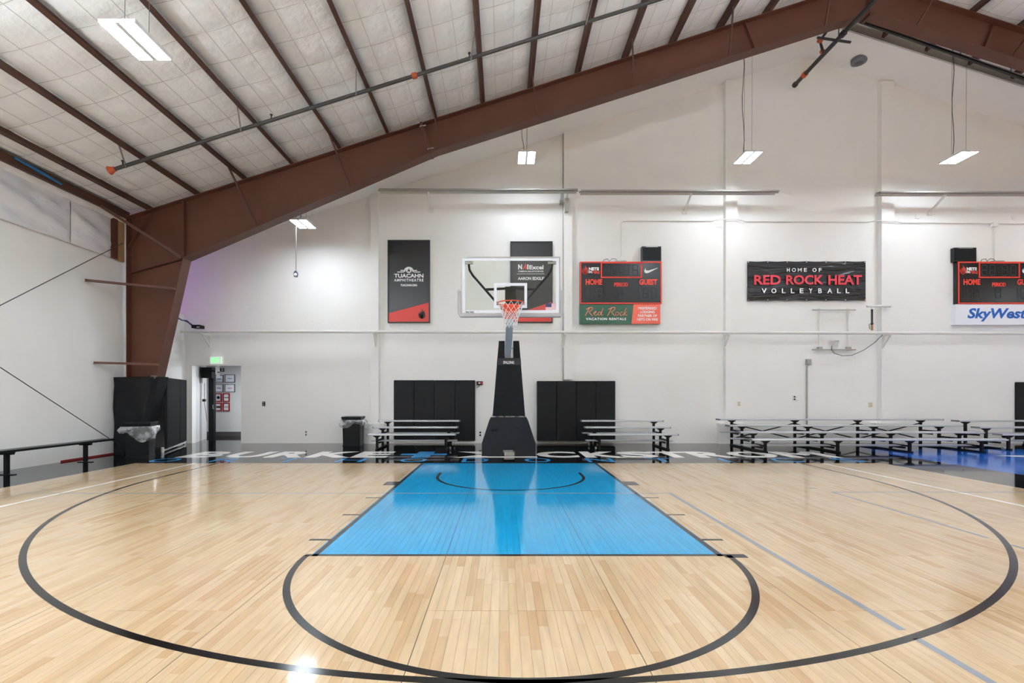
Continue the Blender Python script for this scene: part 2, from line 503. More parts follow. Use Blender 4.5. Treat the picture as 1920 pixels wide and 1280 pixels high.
# ceiling: outer roof, plaster over the end bay, insulation between the purlins elsewhere
def roof_slab(y0, y1, off, th):
    mb = MB()
    for sgn in (-1, 1):
        xe = RX + sgn * (RX + 10.7)
        pts = [(RX, ztop(RX) + off), (xe, ztop(xe) + off), (xe, ztop(xe) + off + th), (RX, ztop(RX) + off + th)]
        mb.prism_xz(pts, y0, y1)
    return mb
ceiling = struct(roof_slab(YB, YW + 0.2, 0.34, 0.05).build('ceiling', 'ceil_white', origin=(RX, 0, 11)))
roof_slab(13.02, YW, ZC, 0.05).build('plaster_ceiling', 'ceil_white', ceiling)
PUR = [-8.67 + 1.163 * i for i in range(16)]
def slope_pt(x, y, n):
    """point n metres above the purlin underside"""
    return Vector((x, y, ztop(x) + n))
def batt(xa, xb, y0, y1, fine):
    ncell = 3
    rows = max(1, round((y1 - y0) / 0.66))
    cu, cv = (5, 5) if fine else (2, 2)
    ph = random.random() * 0.5
    jit = [[random.uniform(0.6, 1.25) for _ in range(ncell)] for _ in range(rows)]
    cuts = [0.0, 0.30 + random.uniform(-.03, .03), 0.66 + random.uniform(-.03, .03), 1.0]
    def fn(u, v):
        k = min(ncell - 1, int(u * ncell + 1e-6))
        fu = u * ncell - k
        uu = cuts[k] + (cuts[k + 1] - cuts[k]) * fu
        vv = v * rows
        j = min(rows - 1, int(vv + 1e-6))
        fv = vv - j
        b = (max(0, 4 * fu * (1 - fu)) ** 0.55) * (max(0, 4 * fv * (1 - fv)) ** 0.55)
        sag = 0.03 * math.sin(math.pi * uu)
        bow = 0.05 * math.sin(math.pi * uu)
        x = xa + (xb - xa) * uu
        return Vector((x, y0 + (y1 - y0) * v + bow * 0.3, ztop(x) + 0.17 - sag - 0.034 * b * jit[j][k]))
    mb = MB().grid(fn, ncell * cu, rows * cv)
    o = mb.build('insulation_batt', 'batt', ceiling, fix=False)
    if fine:                      # stitched seams standing proud as thin tapes
        sb = MB()
        for k in (1, 2):
            for j in range(rows):
                p = [fn(k / ncell, (j + q) / rows) - Vector((0, 0, 0.004)) for q in (0, 0.5, 1)]
                for a, b in zip(p, p[1:]):
                    sb.bar(a, b, 0.008, 0.004)
        for j in range(1, rows):
            pts = [fn(q / 9, j / rows) - Vector((0, 0, 0.004)) for q in range(10)]
            for a, b in zip(pts, pts[1:]):
                sb.bar(a, b, 0.008, 0.004)
        so = sb.build('seam_tape', 'seam_line', o)
        so['kind'] = 'stuff'
    return o
def purlin(x, sgn):
    a, b = slope_pt(x, YB, 0.09), slope_pt(x, 13.0, 0.09)
    n = Vector((-SL * sgn, 0, 1)).normalized()
    mb = MB()
    mb.bar(a, b, 0.02, 0.19, up=n)
    mb.bar(a - n * 0.088 + Vector((0.03, 0, 0.03 * SL * sgn)), b - n * 0.088 + Vector((0.03, 0, 0.03 * SL * sgn)), 0.075, 0.012, up=n)
    mb.build('purlin', 'brown_dark', ceiling)
edges = [-9.15] + PUR + [RX]
for i in range(len(edges) - 1):
    a, b = edges[i], edges[i + 1]
    batt(a, b, 2.5, 13.0, True)
    batt(a, b, YB, 2.5, False)
    ma, mb_ = 2 * RX - b, 2 * RX - a
    batt(ma, mb_, 2.5, 13.0, ma < 14.5)
    batt(ma, mb_, YB, 2.5, False)
for x in PUR:
    purlin(x, 1)
    purlin(2 * RX - x, -1)
MB().grid(lambda u, v: Vector((XL - 0.01 + 0.27 * u, YB + (12.1 - YB) * v, 5.63 + 0.25 * u - 0.03 * math.sin(math.pi * u))), 4, 60).build('eave_batt', 'batt', ceiling, fix=False)
MB().bar((-9.17, YB, 5.80), (-9.17, 11.75, 5.80), 0.07, 0.17).build('eave_strut', 'brown_dark', ceiling)
MB().bar((17.9 + 9.17, YB, 5.80), (17.9 + 9.17, 11.75, 5.80), 0.07, 0.17).build('eave_strut', 'brown_dark', ceiling)
# loose vinyl facing above the left wall
def sheet(y0, y1, seed):
    rnd = random.Random(seed)
    ph = [rnd.uniform(0, 6.28) for _ in range(6)]
    def fn(u, v):
        y = y0 + (y1 - y0) * u
        z = 4.72 + 0.95 * v
        e = math.sin(math.pi * u) ** 0.3 * math.sin(math.pi * min(1, max(0, v))) ** 0.4 if 0 < u < 1 and 0 < v < 1 else 0
        d = 0.04 * math.sin(2.2 * y + 7 * z + ph[0]) + 0.032 * math.sin(4.1 * y + 15 * z + ph[1]) + 0.014 * math.sin(11 * y + 6 * z + ph[2]) + 0.01 * math.sin(3 * y - 17 * z + ph[3])
        return Vector((XL + 0.02 + e * (0.06 + d), y, z))
    MB().grid(fn, int((y1 - y0) * 14), 18).build('vinyl_facing', 'sheet', wall_left, fix=False)
for k, (a, b) in enumerate([(10.42, 11.48), (5.6, 10.40), (0.8, 5.58), (-4.2, 0.78)]):
    sheet(a, b, k)
MB().box(XL - 0.02, XL + 0.06, 11.50, 11.65, 4.72, 5.70).build('steel_jamb', 'brown', wall_left)
MB().box(XL - 0.02, XL + 0.05, 11.66, 11.86, 4.70, 5.68).build('timber_post', 'wood_post', wall_left)

# ------------------------------------------------------------------ floor
CXK = 0.13                         # centre line of the court
YBASE, YFT, YRIM = 10.05, 4.26, 8.47
WX0, WX1 = -7.70, 7.95
floor = struct(MB().box(XL - 0.1, XR + 0.1, YB, 17.4, -0.12, -0.006).build('floor', 'subfloor', origin=(0, 0, -0.006)))
MB().box(XL, WX0 - 0.002, YB, YBASE + 0.002, -0.006, 0).build('apron', 'court_black', floor)
MB().box(XL, 9.3, YBASE + 0.002, YW + 0.2, -0.006, 0).build('apron', 'court_black', floor)
MB().box(WX1 + 0.002, 9.3, YB, YBASE, -0.006, 0).build('apron', 'court_black', floor)
MB().box(9.302, XR, 12.65, YW, -0.006, 0).build('apron', 'court_black', floor)
MB().box(9.302, XR, 9.5, 12.648, -0.006, 0).build('painted_apron', 'court_blue', floor)
MB().box(9.302, 10.6, YB, 9.498, -0.006, 0).build('painted_apron', 'court_blue', floor)
MB().box(-11, -7.0, YW + 0.201, 17.3, -0.006, 0).build('corridor_floor', 'court_black', floor)

PW = 1.267
SW = PW / 21
def tone():
    t = random.random()
    a, b, c = (236, 213, 181), (231, 205, 168), (219, 186, 146)
    if t < 0.68:
        q = random.random(); col = [a[i] + (b[i] - a[i]) * q for i in range(3)]
    elif t < 0.96:
        q = random.random() * 0.7; col = [b[i] + (c[i] - b[i]) * q for i in range(3)]
    else:
        q = 0.7 + random.random() * 0.3; col = [b[i] + (c[i] - b[i]) * q for i in range(3)]
    return tuple(k * c for k, c in zip((0.715, 0.675, 0.62), s2l(col)))
BLUE = s2l((22, 156, 208))
planks = []                                  # x0, x1, y0, y1, colour, blue?
row0 = math.floor((WX0 - (-0.505)) / SW)
r = row0
while True:
    x0 = -0.505 + r * SW
    x1 = x0 + SW
    if x0 >= WX1:
        break
    pan = math.floor((x0 + 1e-4 + 0.505) / PW)
    first = (r % 21 == 0)
    last = (r % 21 == 20)
    gx0 = x0 + (0.0022 if first else 0.0007)
    gx1 = x1 - (0.0022 if last else 0.0007)
    gx0, gx1 = max(gx0, WX0), min(gx1, WX1)
    r += 1
    if gx1 - gx0 < 0.004:
        continue
    ends = 3.18 if pan % 2 == 0 else 4.27
    cuts = set()
    y = ends - 2.18 * 7
    while y < YBASE:
        if y > -4: cuts.add(round(y, 3))
        y += 2.18
    y = -4 + random.random() * 0.4
    while y < YBASE - 0.15:
        cuts.add(round(y, 3))
        y += random.choice([0.28, 0.4, 0.52, 0.7, 0.9, 1.15]) * random.uniform(0.85, 1.15)
    cuts |= {-4.0, YBASE}
    inkey = CXK - 1.83 < (x0 + x1) / 2 < CXK + 1.83
    if inkey:
        cuts.add(YFT + 0.025)
    hard = {-4.0, YBASE, YFT + 0.025}
    cs = []
    for c in sorted(c for c in cuts if -4.0 <= c <= YBASE):
        if cs and c - cs[-1] < 0.09:
            if c in hard:
                cs[-1] = c
            continue
        cs.append(c)
    for a, b in zip(cs, cs[1:]):
        blue = inkey and a > YFT
        mm = (a - ends) % 2.18
        g = 0.0028 if min(mm, 2.18 - mm) < 0.004 else 0.0006
        t = tone()
        if blue:
            k = random.uniform(0.965, 1.03)
            t = tuple(c * k for c in BLUE)
        planks.append((gx0, gx1, a + (0 if blue else g), b - 0.0004, t, blue))
def plank_geo(p):
    x0, x1, y0, y1 = p[:4]
    j = [random.uniform(-0.00009, 0.00004) for _ in range(4)]
    vs = [(x0, y0, j[0]), (x1, y0, j[1]), (x1, y1, j[2]), (x0, y1, j[3]), (x0, y0, -0.006), (x1, y0, -0.006), (x1, y1, -0.006), (x0, y1, -0.006)]
    fs = [(0, 1, 2, 3), (0, 4, 5, 1), (1, 5, 6, 2), (2, 6, 7, 3), (3, 7, 4, 0)]
    return vs, fs
def plank_obj(name, ps, stuff):
    V, Fc, C = [], [], []
    for p in ps:
        vs, fs = plank_geo(p)
        o = len(V)
        V += vs
        Fc += [tuple(i + o for i in f) for f in fs]
        C += [p[4]] * 8
    org = Vector(((ps[0][0] + ps[0][1]) / 2, (ps[0][2] + ps[0][3]) / 2, 0)) if len(ps) == 1 else Vector((0, 0, 0))
    me = bpy.data.meshes.new(name)
    me.from_pydata([Vector(v) - org for v in V], [], Fc)
    ca = me.color_attributes.new('tone', 'FLOAT_COLOR', 'POINT')
    for i, c in enumerate(C):
        ca.data[i].color = (*c, 1)
    me.materials.append(M['plank'])
    o = bpy.data.objects.new(name, me)
    COL.objects.link(o)
    o.parent = floor
    o.location = org - floor.location
    if stuff:
        o['kind'] = 'stuff'
    return o
def proj_area(p):
    x0, x1, y0, y1 = p[:4]
    if y1 < 2.55:
        return 0
    y0 = max(y0, 2.385)
    xm, ym = (x0 + x1) / 2, (y0 + y1) / 2
    if abs(CX + F * xm / ym - 960) > 960:
        return 0
    return F * (x1 - x0) / ym * F * H * (1 / y0 - 1 / y1)
wood = [p for p in planks if not p[5]]
wood.sort(key=proj_area, reverse=True)
for p in wood[:300]:
    plank_obj('plank', [p], False)
plank_obj('plank_field', wood[300:], True)
kp = plank_obj('key_planks', [p for p in planks if p[5]], True)
kp['label'] = 'sky blue painted boards of the key'
PLAIN = mat('plain_maple', (232, 200, 158), 0.14, noise=0.06, nscale=1, stretch=(20, 1.5, 1))
MB().box(WX0, WX1, YB, -4.0, -0.006, 0).build('rear_boards', PLAIN, floor)
MB().box(10.602, XR, YB, 9.498, -0.006, 0).build('next_court_boards', PLAIN, floor)
# dark panel joints in the bottom of the wide gaps
MB().add([], [])
sj = MB()
k = math.floor((WX0 + 0.505) / PW)
while -0.505 + k * PW < WX1:
    x = -0.505 + k * PW
    if x > WX0:
        sj.box(x - 0.0026, x + 0.0026, -4, YBASE, -0.0055, -0.0008)
    k += 1
sj.build('panel_joint', 'seam', floor)

ZL0, ZL1 = -0.0004, 0.0008
def strip(x0, x1, y0, y1, m, name):
    return MB().box(x0, x1, y0, y1, ZL0, ZL1).build(name, m, floor)
def arc(cx, cy, r, wd, a0, a1, n=72):
    mb = MB()
    pts = []
    for i in range(n + 1):
        a = a0 + (a1 - a0) * i / n
        c, s_ = math.cos(a), math.sin(a)
        pts.append(((cx + (r - wd) * c, cy + (r - wd) * s_), (cx + r * c, cy + r * s_)))
    vs, fs = [], []
    for (p, q) in pts:
        vs += [(*p, ZL0), (*q, ZL0), (*p, ZL1), (*q, ZL1)]
    for i in range(n):
        a, b = 4 * i, 4 * i + 4
        fs += [(a + 2, a + 3, b + 3, b + 2), (a, a + 2, b + 2, b), (a + 1, b + 1, b + 3, a + 3)]
    return mb.add(vs, fs)
R3 = 6.11
t3 = arc(CXK, YRIM, R3, 0.052, math.pi, 2 * math.pi, 120)
t3.box(CXK - R3, CXK - R3 + 0.052, YRIM, YBASE, ZL0, ZL1).box(CXK + R3 - 0.052, CXK + R3, YRIM, YBASE, ZL0, ZL1)
t3.build('three_point_line', 'line_black', floor)
arc(CXK, YFT + 0.02, 1.905, 0.052, math.pi, 2 * math.pi, 80).build('free_throw_circle', 'line_black', floor)
ra = arc(CXK, YRIM, 1.30, 0.05, math.pi, 2 * math.pi, 60)
ra.box(CXK - 1.30, CXK - 1.25, YRIM, 8.82, ZL0, ZL1).box(CXK + 1.25, CXK + 1.30, YRIM, 8.82, ZL0, ZL1)
ra.build('restricted_area_arc', 'line_black', floor)
strip(CXK - 1.83, CXK - 1.78, YFT, YBASE, 'line_black', 'lane_line')
strip(CXK + 1.78, CXK + 1.83, YFT, YBASE, 'line_black', 'lane_line')
strip(CXK - 1.895, CXK + 1.83, YFT, YFT + 0.05, 'line_black', 'free_throw_line')
for sg in (-1, 1):
    xa, xb = sorted((CXK + sg * 1.83, CXK + sg * 2.04))
    strip(xa, xb, 7.60, 7.92, 'line_black', 'lane_block')
    for yy in (6.68, 5.73, 4.74):
        strip(xa, xb, yy - 0.025, yy + 0.025, 'line_black', 'lane_mark')
strip(CXK + 1.83, CXK + 2.03, YFT - 0.045, YFT + 0.05, 'line_black', 'lane_block')
strip(-6.92, 2.43, 6.965, 6.995, 'line_grey', 'grey_court_line')
strip(-6.95, -6.92, 2.0, 6.995, 'line_grey', 'grey_court_line')
strip(2.405, 2.455, 2.92, 6.995, 'line_grey', 'grey_court_line')
strip(2.405, 2.455, 1.2, 2.82, 'line_grey', 'grey_court_line')
strip(4.83, 7.95, 7.05, 7.08, 'line_grey', 'grey_court_line')
strip(4.83, 4.87, 4.80, 7.08, 'line_grey', 'grey_court_line')
strip(4.83, 4.87, 1.2, 4.58, 'line_grey', 'grey_court_line')
strip(-6.46, -6.41, -4, YBASE, 'line_white', 'white_court_line')
strip(6.67, 6.72, -4, YBASE, 'line_white', 'white_court_line')
strip(4.70, 4.80, 7.33, 7.38, 'line_grey', 'tick_mark')
strip(-7.02, -6.9, 7.25, 7.29, 'line_grey', 'tick_mark')

# lettering on the apron behind the baseline
for ch, a, b in [('B', -7.5, -6.62), ('U', -6.5, -5.62), ('R', -5.5, -4.6), ('K', -4.55, -3.5), ('E', -3.5, -2.68),
                 ('C', 0.8, 1.78), ('K', 1.9, 2.84), ('S', 2.78, 3.65), ('T', 3.6, 4.48), ('R', 4.5, 5.42), ('O', 5.42, 6.5), ('M', 6.6, 7.75)]:
    floor_text(ch, a, b, 10.95, 12.1, 'line_white', floor, bold=0.045)
sg = [(-1.13, 10.95), (0.79, 10.95), (0.79, 11.16), (-0.42, 11.16), (0.02, 11.53), (-0.42, 11.89), (0.79, 11.89), (0.79, 12.1), (-1.13, 12.1), (-0.45, 11.53)]
MB().prism_xy(sg, ZL0, 0.001).build('painted_letter', 'line_white', floor)
MB().prism_xy([(-2.45, 11.40), (-2.1, 11.40), (-2.1, 10.95), (-1.7, 10.95), (-1.7, 11.40), (-1.35, 11.40), (-1.35, 11.68), (-1.7, 11.68),
               (-1.7, 12.1), (-2.1, 12.1), (-2.1, 11.68), (-2.45, 11.68)], ZL0, 0.001).build('painted_plus', 'logo_blue', floor)
for i, ch in enumerate('ORTHODONTICS'):
    c = -7.4 + 1.36 * i
    hw = 0.06 if ch == 'I' else 0.29
    floor_text(ch, c - hw, c + hw, 10.22, 10.84, 'logo_blue', floor, bold=0.0)
MB().prism_xy([(11.55, 11.3), (12.6, 11.35), (12.95, 10.95), (13.3, 11.35), (15.2, 11.35), (14.8, 10.35), (13.2, 10.35)], ZL0, 0.001).build('painted_letter', 'line_white', floor)

# ------------------------------------------------------------------ corridor behind the doorway
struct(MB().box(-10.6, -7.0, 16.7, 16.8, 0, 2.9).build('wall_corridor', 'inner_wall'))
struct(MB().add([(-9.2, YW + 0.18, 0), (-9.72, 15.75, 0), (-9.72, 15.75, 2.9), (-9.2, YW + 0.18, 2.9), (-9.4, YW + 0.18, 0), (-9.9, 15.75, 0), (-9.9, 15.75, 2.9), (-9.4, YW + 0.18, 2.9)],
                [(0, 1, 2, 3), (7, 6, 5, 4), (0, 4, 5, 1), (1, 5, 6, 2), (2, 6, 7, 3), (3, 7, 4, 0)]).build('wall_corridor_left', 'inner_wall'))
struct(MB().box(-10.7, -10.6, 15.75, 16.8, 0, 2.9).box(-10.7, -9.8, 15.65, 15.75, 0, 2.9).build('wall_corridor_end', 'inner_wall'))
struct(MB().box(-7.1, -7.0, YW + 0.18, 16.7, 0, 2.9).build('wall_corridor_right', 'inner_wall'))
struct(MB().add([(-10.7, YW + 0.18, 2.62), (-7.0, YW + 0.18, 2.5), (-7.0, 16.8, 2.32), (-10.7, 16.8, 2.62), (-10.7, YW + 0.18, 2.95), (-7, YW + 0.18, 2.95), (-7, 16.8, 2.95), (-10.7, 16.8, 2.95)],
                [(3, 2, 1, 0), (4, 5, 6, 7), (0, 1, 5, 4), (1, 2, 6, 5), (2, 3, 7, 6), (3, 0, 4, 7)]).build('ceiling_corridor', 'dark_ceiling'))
struct(MB().box(-10.6, -7.0, 16.67, 16.7, 0.0, 0.15).build('baseboard_corridor', 'baseboard'))
cl = thing('ceiling_lamp', 'flat white lamp on the dark ceiling inside the doorway corridor', 'lamp', (-7.75, 15.35, 2.40))  # hidden from the camera, added to light the corridor
MB().box(-8.1, -7.4, 15.0, 15.7, 2.40, 2.46).build('housing', 'lamp_white', cl)
MB().box(-8.06, -7.44, 15.04, 15.66, 2.385, 2.40).build('lens', mat('corridor_lens', (255, 255, 255), 0.4, emit=(236, 245, 255), estr=26.0), cl)
dr = thing('door_leaf', 'black door leaf standing open edge-on inside the doorway', 'door', (-9.12, 15.05, 0))
struct(dr)
MB().box(-9.19, -9.03, 14.98, 15.10, 0, 2.28).build('leaf', 'black_steel', dr)
MB().tube([(-9.02, 14.97, 1.0), (-9.02, 14.93, 1.0), (-9.02, 14.93, 1.12)], 0.012, 8).build('handle', 'galv', dr)
MB().box(-9.32, -8.98, 14.80, 14.97, 1.95, 2.28).bar((-9.1, 14.9, 2.2), (-8.72, 14.75, 2.12), 0.04, 0.04).build('door_closer', 'black_steel', dr)
Y_ = 16.69
wt = thing('wall_lettering', 'black letters on the corridor wall seen through the doorway', 'lettering', PX(417, 697, Y_))
wall_text('R', 412.8, 416.6, 690, 697, Y_, 'ink_black', wt, bold=0.03)
wall_text('S', 417.4, 421, 690, 697, Y_, 'ink_black', wt, bold=0.03)
pics = [(404, 419, 703, 717, 'dark', 'upper left grey-framed certificate on the corridor wall', 'ink_navy'), (422, 441, 702, 717, 'dark', 'upper right grey-framed certificate on the corridor wall', 'ink_grey'),
        (403, 419, 720, 735, 'dark', 'lower left grey-framed certificate on the corridor wall', 'ink_navy'), (422, 441, 720, 735, 'dark', 'lower right grey-framed certificate with red script', 'ink_red'),
        (403.5, 416, 737, 753, 'red', 'red-framed picture with a round blue emblem', 'ink_navy'), (418.5, 431, 737, 753, 'red', 'red-framed picture with dark script across, upper right of four', 'ink_black'),
        (403.5, 416, 755, 770.5, 'red', 'red-framed picture with a solid black bar', 'ink_black'), (418.5, 431, 755, 770.5, 'red', 'red-framed picture with a thin grey line, lower right of four', 'ink_grey')]
for i, (a, b, c, d, kind, lab, ink) in enumerate(pics):
    x0, x1, z0, z1 = wx(a, Y_), wx(b, Y_), wz(d, Y_), wz(c, Y_)
    t = thing('picture_frame', lab, 'picture', ((x0 + x1) / 2, Y_, z0), 'framed certificates in the corridor')
    bw = 0.035 if kind == 'red' else 0.018
    fm = MB().box(x0, x1, Y_ - 0.025, Y_ + 0.009, z0, z0 + bw).box(x0, x1, Y_ - 0.025, Y_ + 0.009, z1 - bw, z1)
    fm.box(x0, x0 + bw, Y_ - 0.025, Y_ + 0.009, z0 + bw, z1 - bw).box(x1 - bw, x1, Y_ - 0.025, Y_ + 0.009, z0 + bw, z1 - bw)
    fm.build('frame', 'red_frame' if kind == 'red' else 'dark_frame', t)
    MB().box(x0 + bw * 0.5, x1 - bw * 0.5, Y_ - 0.012, Y_ + 0.005, z0 + bw * 0.5, z1 - bw * 0.5).build('print', 'paper', t)
    xm, zm = (x0 + x1) / 2, (z0 + z1) / 2
    if i == 4:
        MB().lathe((xm, Y_ - 0.013, zm), [(0.055, 0), (0.055, -0.003), (0.035, -0.003), (0.035, 0)], 16, 'y').build('emblem', ink, t)
    else:
        hh = 0.03 if i == 6 else 0.012
        MB().box(xm - 0.07, xm + 0.07, Y_ - 0.016, Y_ - 0.011, zm - hh, zm + hh).build('emblem', ink, t)
tg = thing('hanging_tag', 'pair of white cards hanging from the door closer in the doorway', 'card', (-8.75, 14.78, 1.94))
MB().box(wx(404, 14.75), wx(411, 14.75), 14.745, 14.755, wz(702, 14.75), wz(686, 14.75)).build('card', 'paper', tg)
MB().box(wx(406, 14.75), wx(412, 14.75), 14.735, 14.743, wz(709, 14.75), wz(701, 14.75)).build('card', 'paper', tg)
cb = thing('conduit', 'grey conduit and junction boxes on the white side wall of the doorway', 'conduit', (-9.4, 15.0, 1.2))
MB().bar((-9.37, 14.88, 2.3), (-9.37, 14.88, 1.95), 0.05, 0.05).build('pipe', 'galv', cb)
MB().box(-9.42, -9.33, 14.84, 14.92, 1.80, 1.95).build('junction_box', 'galv', cb)
MB().tube([(-9.33, 15.0, 1.8), (-9.33, 15.0, 1.2), (-9.30, 15.02, 0.9), (-9.26, 15.02, 0.6)], 0.008, 6).build('cable', 'brass', cb)
MB().box(-9.37, -9.30, 14.96, 15.03, 1.22, 1.3).build('switch', 'black_steel', cb)

# ------------------------------------------------------------------ steel portal frame
sf = thing('steel_frame', 'brown steel portal frame with tapered column and sloping rafters', 'steel frame', (-9.05, YF, 0))
half = [(-9.14, 0), (-9.14, ztop(-9.14) - 0.02), (RX, ztop(RX) - 0.02), (RX, 10.74), (-1.61, 7.38), (-7.77, 4.75), (-8.84, 0)]
def mx(p): return (2 * RX - p[0], p[1])
def flange(a, b, th=0.02, w_=0.30):
    return MB().bar((a[0], YF, a[1]), (b[0], YF, b[1]), w_, th, up=(-(b[1] - a[1]), 0, b[0] - a[0]))
for side in (0, 1):
    g = (lambda p: p) if side == 0 else mx
    MB().prism_xz([g(p) for p in half], YF - 0.006, YF + 0.006).build('web', 'brown', sf)
    for a, b, nm in [(half[0], half[1], 'outer_flange'), (half[1], half[2], 'top_flange'), (half[3], half[4], 'bottom_flange'), (half[4], half[5], 'bottom_flange'), (half[5], half[6], 'inner_flange')]:
        flange(g(a), g(b)).build(nm, 'brown', sf)
    def stiff(a, b, t=0.016, w_=0.22):
        a, b = g(a), g(b)
        return MB().bar((a[0], YF, a[1]), (b[0], YF, b[1]), w_, t, up=(-(b[1] - a[1]), 0, b[0] - a[0])).build('stiffener', 'brown', sf)
    stiff((-7.80, 4.76), (-7.80, ztop(-7.80) - 0.03), 0.05)
    stiff((-9.13, 4.39), (-7.86, 4.74))
    stiff((-9.13, 5.05), (-8.6, 5.86))
    sp = g((-1.75, 7.33)); sq = g((-2.0, ztop(-2.0) + 0.02))
    MB().bar((sp[0], YF, sp[1] - 0.04), (sq[0], YF, sq[1]), 0.28, 0.07, up=(1, 0, 0.3)).build('splice_plate', 'brown', sf)
    for zz in (0.1, 0.85):
        q = Vector((sp[0] + (sq[0] - sp[0]) * zz - 0.06, YF - 0.13, sp[1] + (sq[1] - sp[1]) * zz))
        MB().tube([q, q + Vector((0.15, 0, 0.03))], 0.014, 6).build('bolt', 'galv', sf)
    sx = g((5.9, 0))[0]
    stiff((6.15, 9.88), (5.9, ztop(5.9) - 0.03), 0.012, 0.2)
    # flange braces from every second purlin down to the bottom flange
    for i in range(2, 16, 2):
        x = PUR[i]
        zb = 7.38 + (x + 1.61) * (10.74 - 7.38) / (RX + 1.61) if x > -1.61 else 4.75 + (x + 7.77) * (7.38 - 4.75) / 6.16
        dep = (ztop(x) - zb) * 0.93
        xe = min(x + SL * 0.95 * dep, RX - 0.05)
        zb2 = 7.38 + (xe + 1.61) * (10.74 - 7.38) / (RX + 1.61) if xe > -1.61 else 4.75 + (xe + 7.77) * (7.38 - 4.75) / 6.16
        p, q = g((x + 0.02, ztop(x) + 0.03)), g((xe, zb2 + 0.02))
        MB().bar((p[0], YF - 0.75, p[1]), (q[0], YF - 0.13, q[1]), 0.045, 0.03, up=(1, 0, 0)).build('flange_brace', 'brown_dark', sf)
    MB().box(RX - 0.03 if side == 0 else RX, RX if side == 0 else RX + 0.03, YF - 0.14, YF + 0.14, 10.66, 11.5).build('ridge_plate', 'brown', sf)
MB().bar((-9.2, 10.9, 5.76), (-7.82, YF - 0.14, 4.76), 0.07, 0.06).build('flange_brace', 'brown', sf)
MB().bar((-9.4, 10.8, 4.01), (-7.95, YF - 0.14, 4.0), 0.06, 0.05).build('flange_brace', 'brown', sf)
MB().bar((-9.4, 11.03, 2.17), (-8.36, YF - 0.14, 2.17), 0.06, 0.05).build('flange_brace', 'brown', sf)

for lab, a, b in [('thin steel brace rod rising along the left wall to the column top', PX(0, 572, 8.75), Vector((-9.2, 11.62, 5.1))),
                  ('thin steel brace rod running down the left wall to the trash can', PX(0, 688, 8.75), Vector((-9.2, 11.62, 0.16)))]:
    a = Vector((-9.2, F * 9.2 / 943, a.z))
    d = (a - b)
    a2 = b + d * 2.5
    tag(MB().tube([a2, b], 0.009, 8).build('brace_rod', 'grey_pipe'), lab, 'rod')

# black padding around the column foot
cp = thing('column_pad', 'black fabric padding wrapped round the foot of the brown column', 'padding', (-9.0, 11.55, 0))
def clothfn(u, v):
    z = 1.86 * v
    xr = -8.86 + 0.225 * z + 0.1
    pts = [(-9.38, 12.0), (-9.34, 11.52), (xr - 0.06, 11.50), (xr + 0.03, 11.60), (xr - 0.02, 12.0)]
    k = u * 4
    i = min(3, int(k)); f = k - i
    x = pts[i][0] + (pts[i + 1][0] - pts[i][0]) * f
    y = pts[i][1] + (pts[i + 1][1] - pts[i][1]) * f
    wv = 0.018 * math.sin(9 * x + 6 * z) * math.sin(math.pi * v) + 0.02 * math.sin(17 * (x * 0.8 + z)) * max(0, v - 0.55)
    if i == 1:
        y += wv - 0.02 * math.sin(math.pi * f)
    return Vector((x, y, z + (0.03 * (u - 0.5) if v > 0.99 else 0)))
MB().grid(clothfn, 48, 26).build('wrap', 'fabric_black', cp, fix=False)
MB().add([(-9.38, 11.99, 1.855), (-9.34, 11.53, 1.855), (-8.40, 11.51, 1.87), (-8.36, 11.98, 1.87)], [(0, 1, 2, 3)]).build('top_flap', 'fabric_black', cp)
MB().lathe((-8.42, 11.58, 1.80), [(0.05, 0), (0.07, 0.03), (0.07, 0.09), (0.04, 0.1)], 10).build('tie', 'baseboard', cp)
mp = thing('folding_mat', 'black upright mat panel leaning between the column and the corner', 'mat', (-8.8, 13.0, 0))
a, b = Vector((-8.44, 12.02, 0)), Vector((-9.27, 14.02, 0))
d = (b - a)
n = Vector((d.y, -d.x, 0)).normalized() * 0.03
for k0, k1 in ((0, 0.62), (0.63, 1.0)):
    p, q = a + d * k0, a + d * k1
    vs = [p - n, q - n, q + n, p + n]
    vs = [Vector((v.x, v.y, 0.09)) for v in vs] + [Vector((v.x, v.y, 1.86)) for v in vs]
    MB().add(vs, [(3, 2, 1, 0), (4, 5, 6, 7), (0, 1, 5, 4), (1, 2, 6, 5), (2, 3, 7, 6), (3, 0, 4, 7)]).build('panel', 'fabric_black', mp, bevel=0.012)
MB().tube([a + Vector((0.0, -0.12, 0.045)), b + Vector((0.03, -0.1, 0.045))], 0.03, 8).tube([a + Vector((0.0, -0.12, 0.0)), a + Vector((0, -0.12, 0.13))], 0.035, 8).tube([b + Vector((0.03, -0.1, 0)), b + Vector((0.03, -0.1, 0.13))], 0.035, 8).build('base_pipe', 'pvc', mp)

# ------------------------------------------------------------------ LED lights
lt = thing('led_light', '', 'light', (0, 0, 0), 'twin-lens LED high bay lights')
MB().box(-0.225, 0.225, -0.325, 0.325, 0.0, 0.035).box(-0.225, -0.213, -0.325, 0.325, -0.016, 0.0).box(0.213, 0.225, -0.325, 0.325, -0.016, 0.0).box(-0.213, 0.213, -0.325, -0.318, -0.016, 0.0).box(-0.213, 0.213, 0.318, 0.325, -0.016, 0.0).box(-0.03, 0.03, -0.318, 0.318, -0.016, 0.0).build('housing', 'lamp_white', lt)
for sx in (-1, 1):
    MB().box(sx * 0.122 - 0.086, sx * 0.122 + 0.086, -0.312, 0.312, -0.012, 0.0).build('lens', 'lens', lt)
MB().box(-0.03, 0.03, -0.12, 0.12, 0.05, 0.09).build('driver_box', 'lamp_white', lt)
cols = [(-5.25, 5.92), (0.62, 7.66), (6.43, 7.66), (11.96, 7.66), (17.3, 7.66), (23.0, 5.92)]
rows = [12.6, 6.1, 1.5, -5.5]
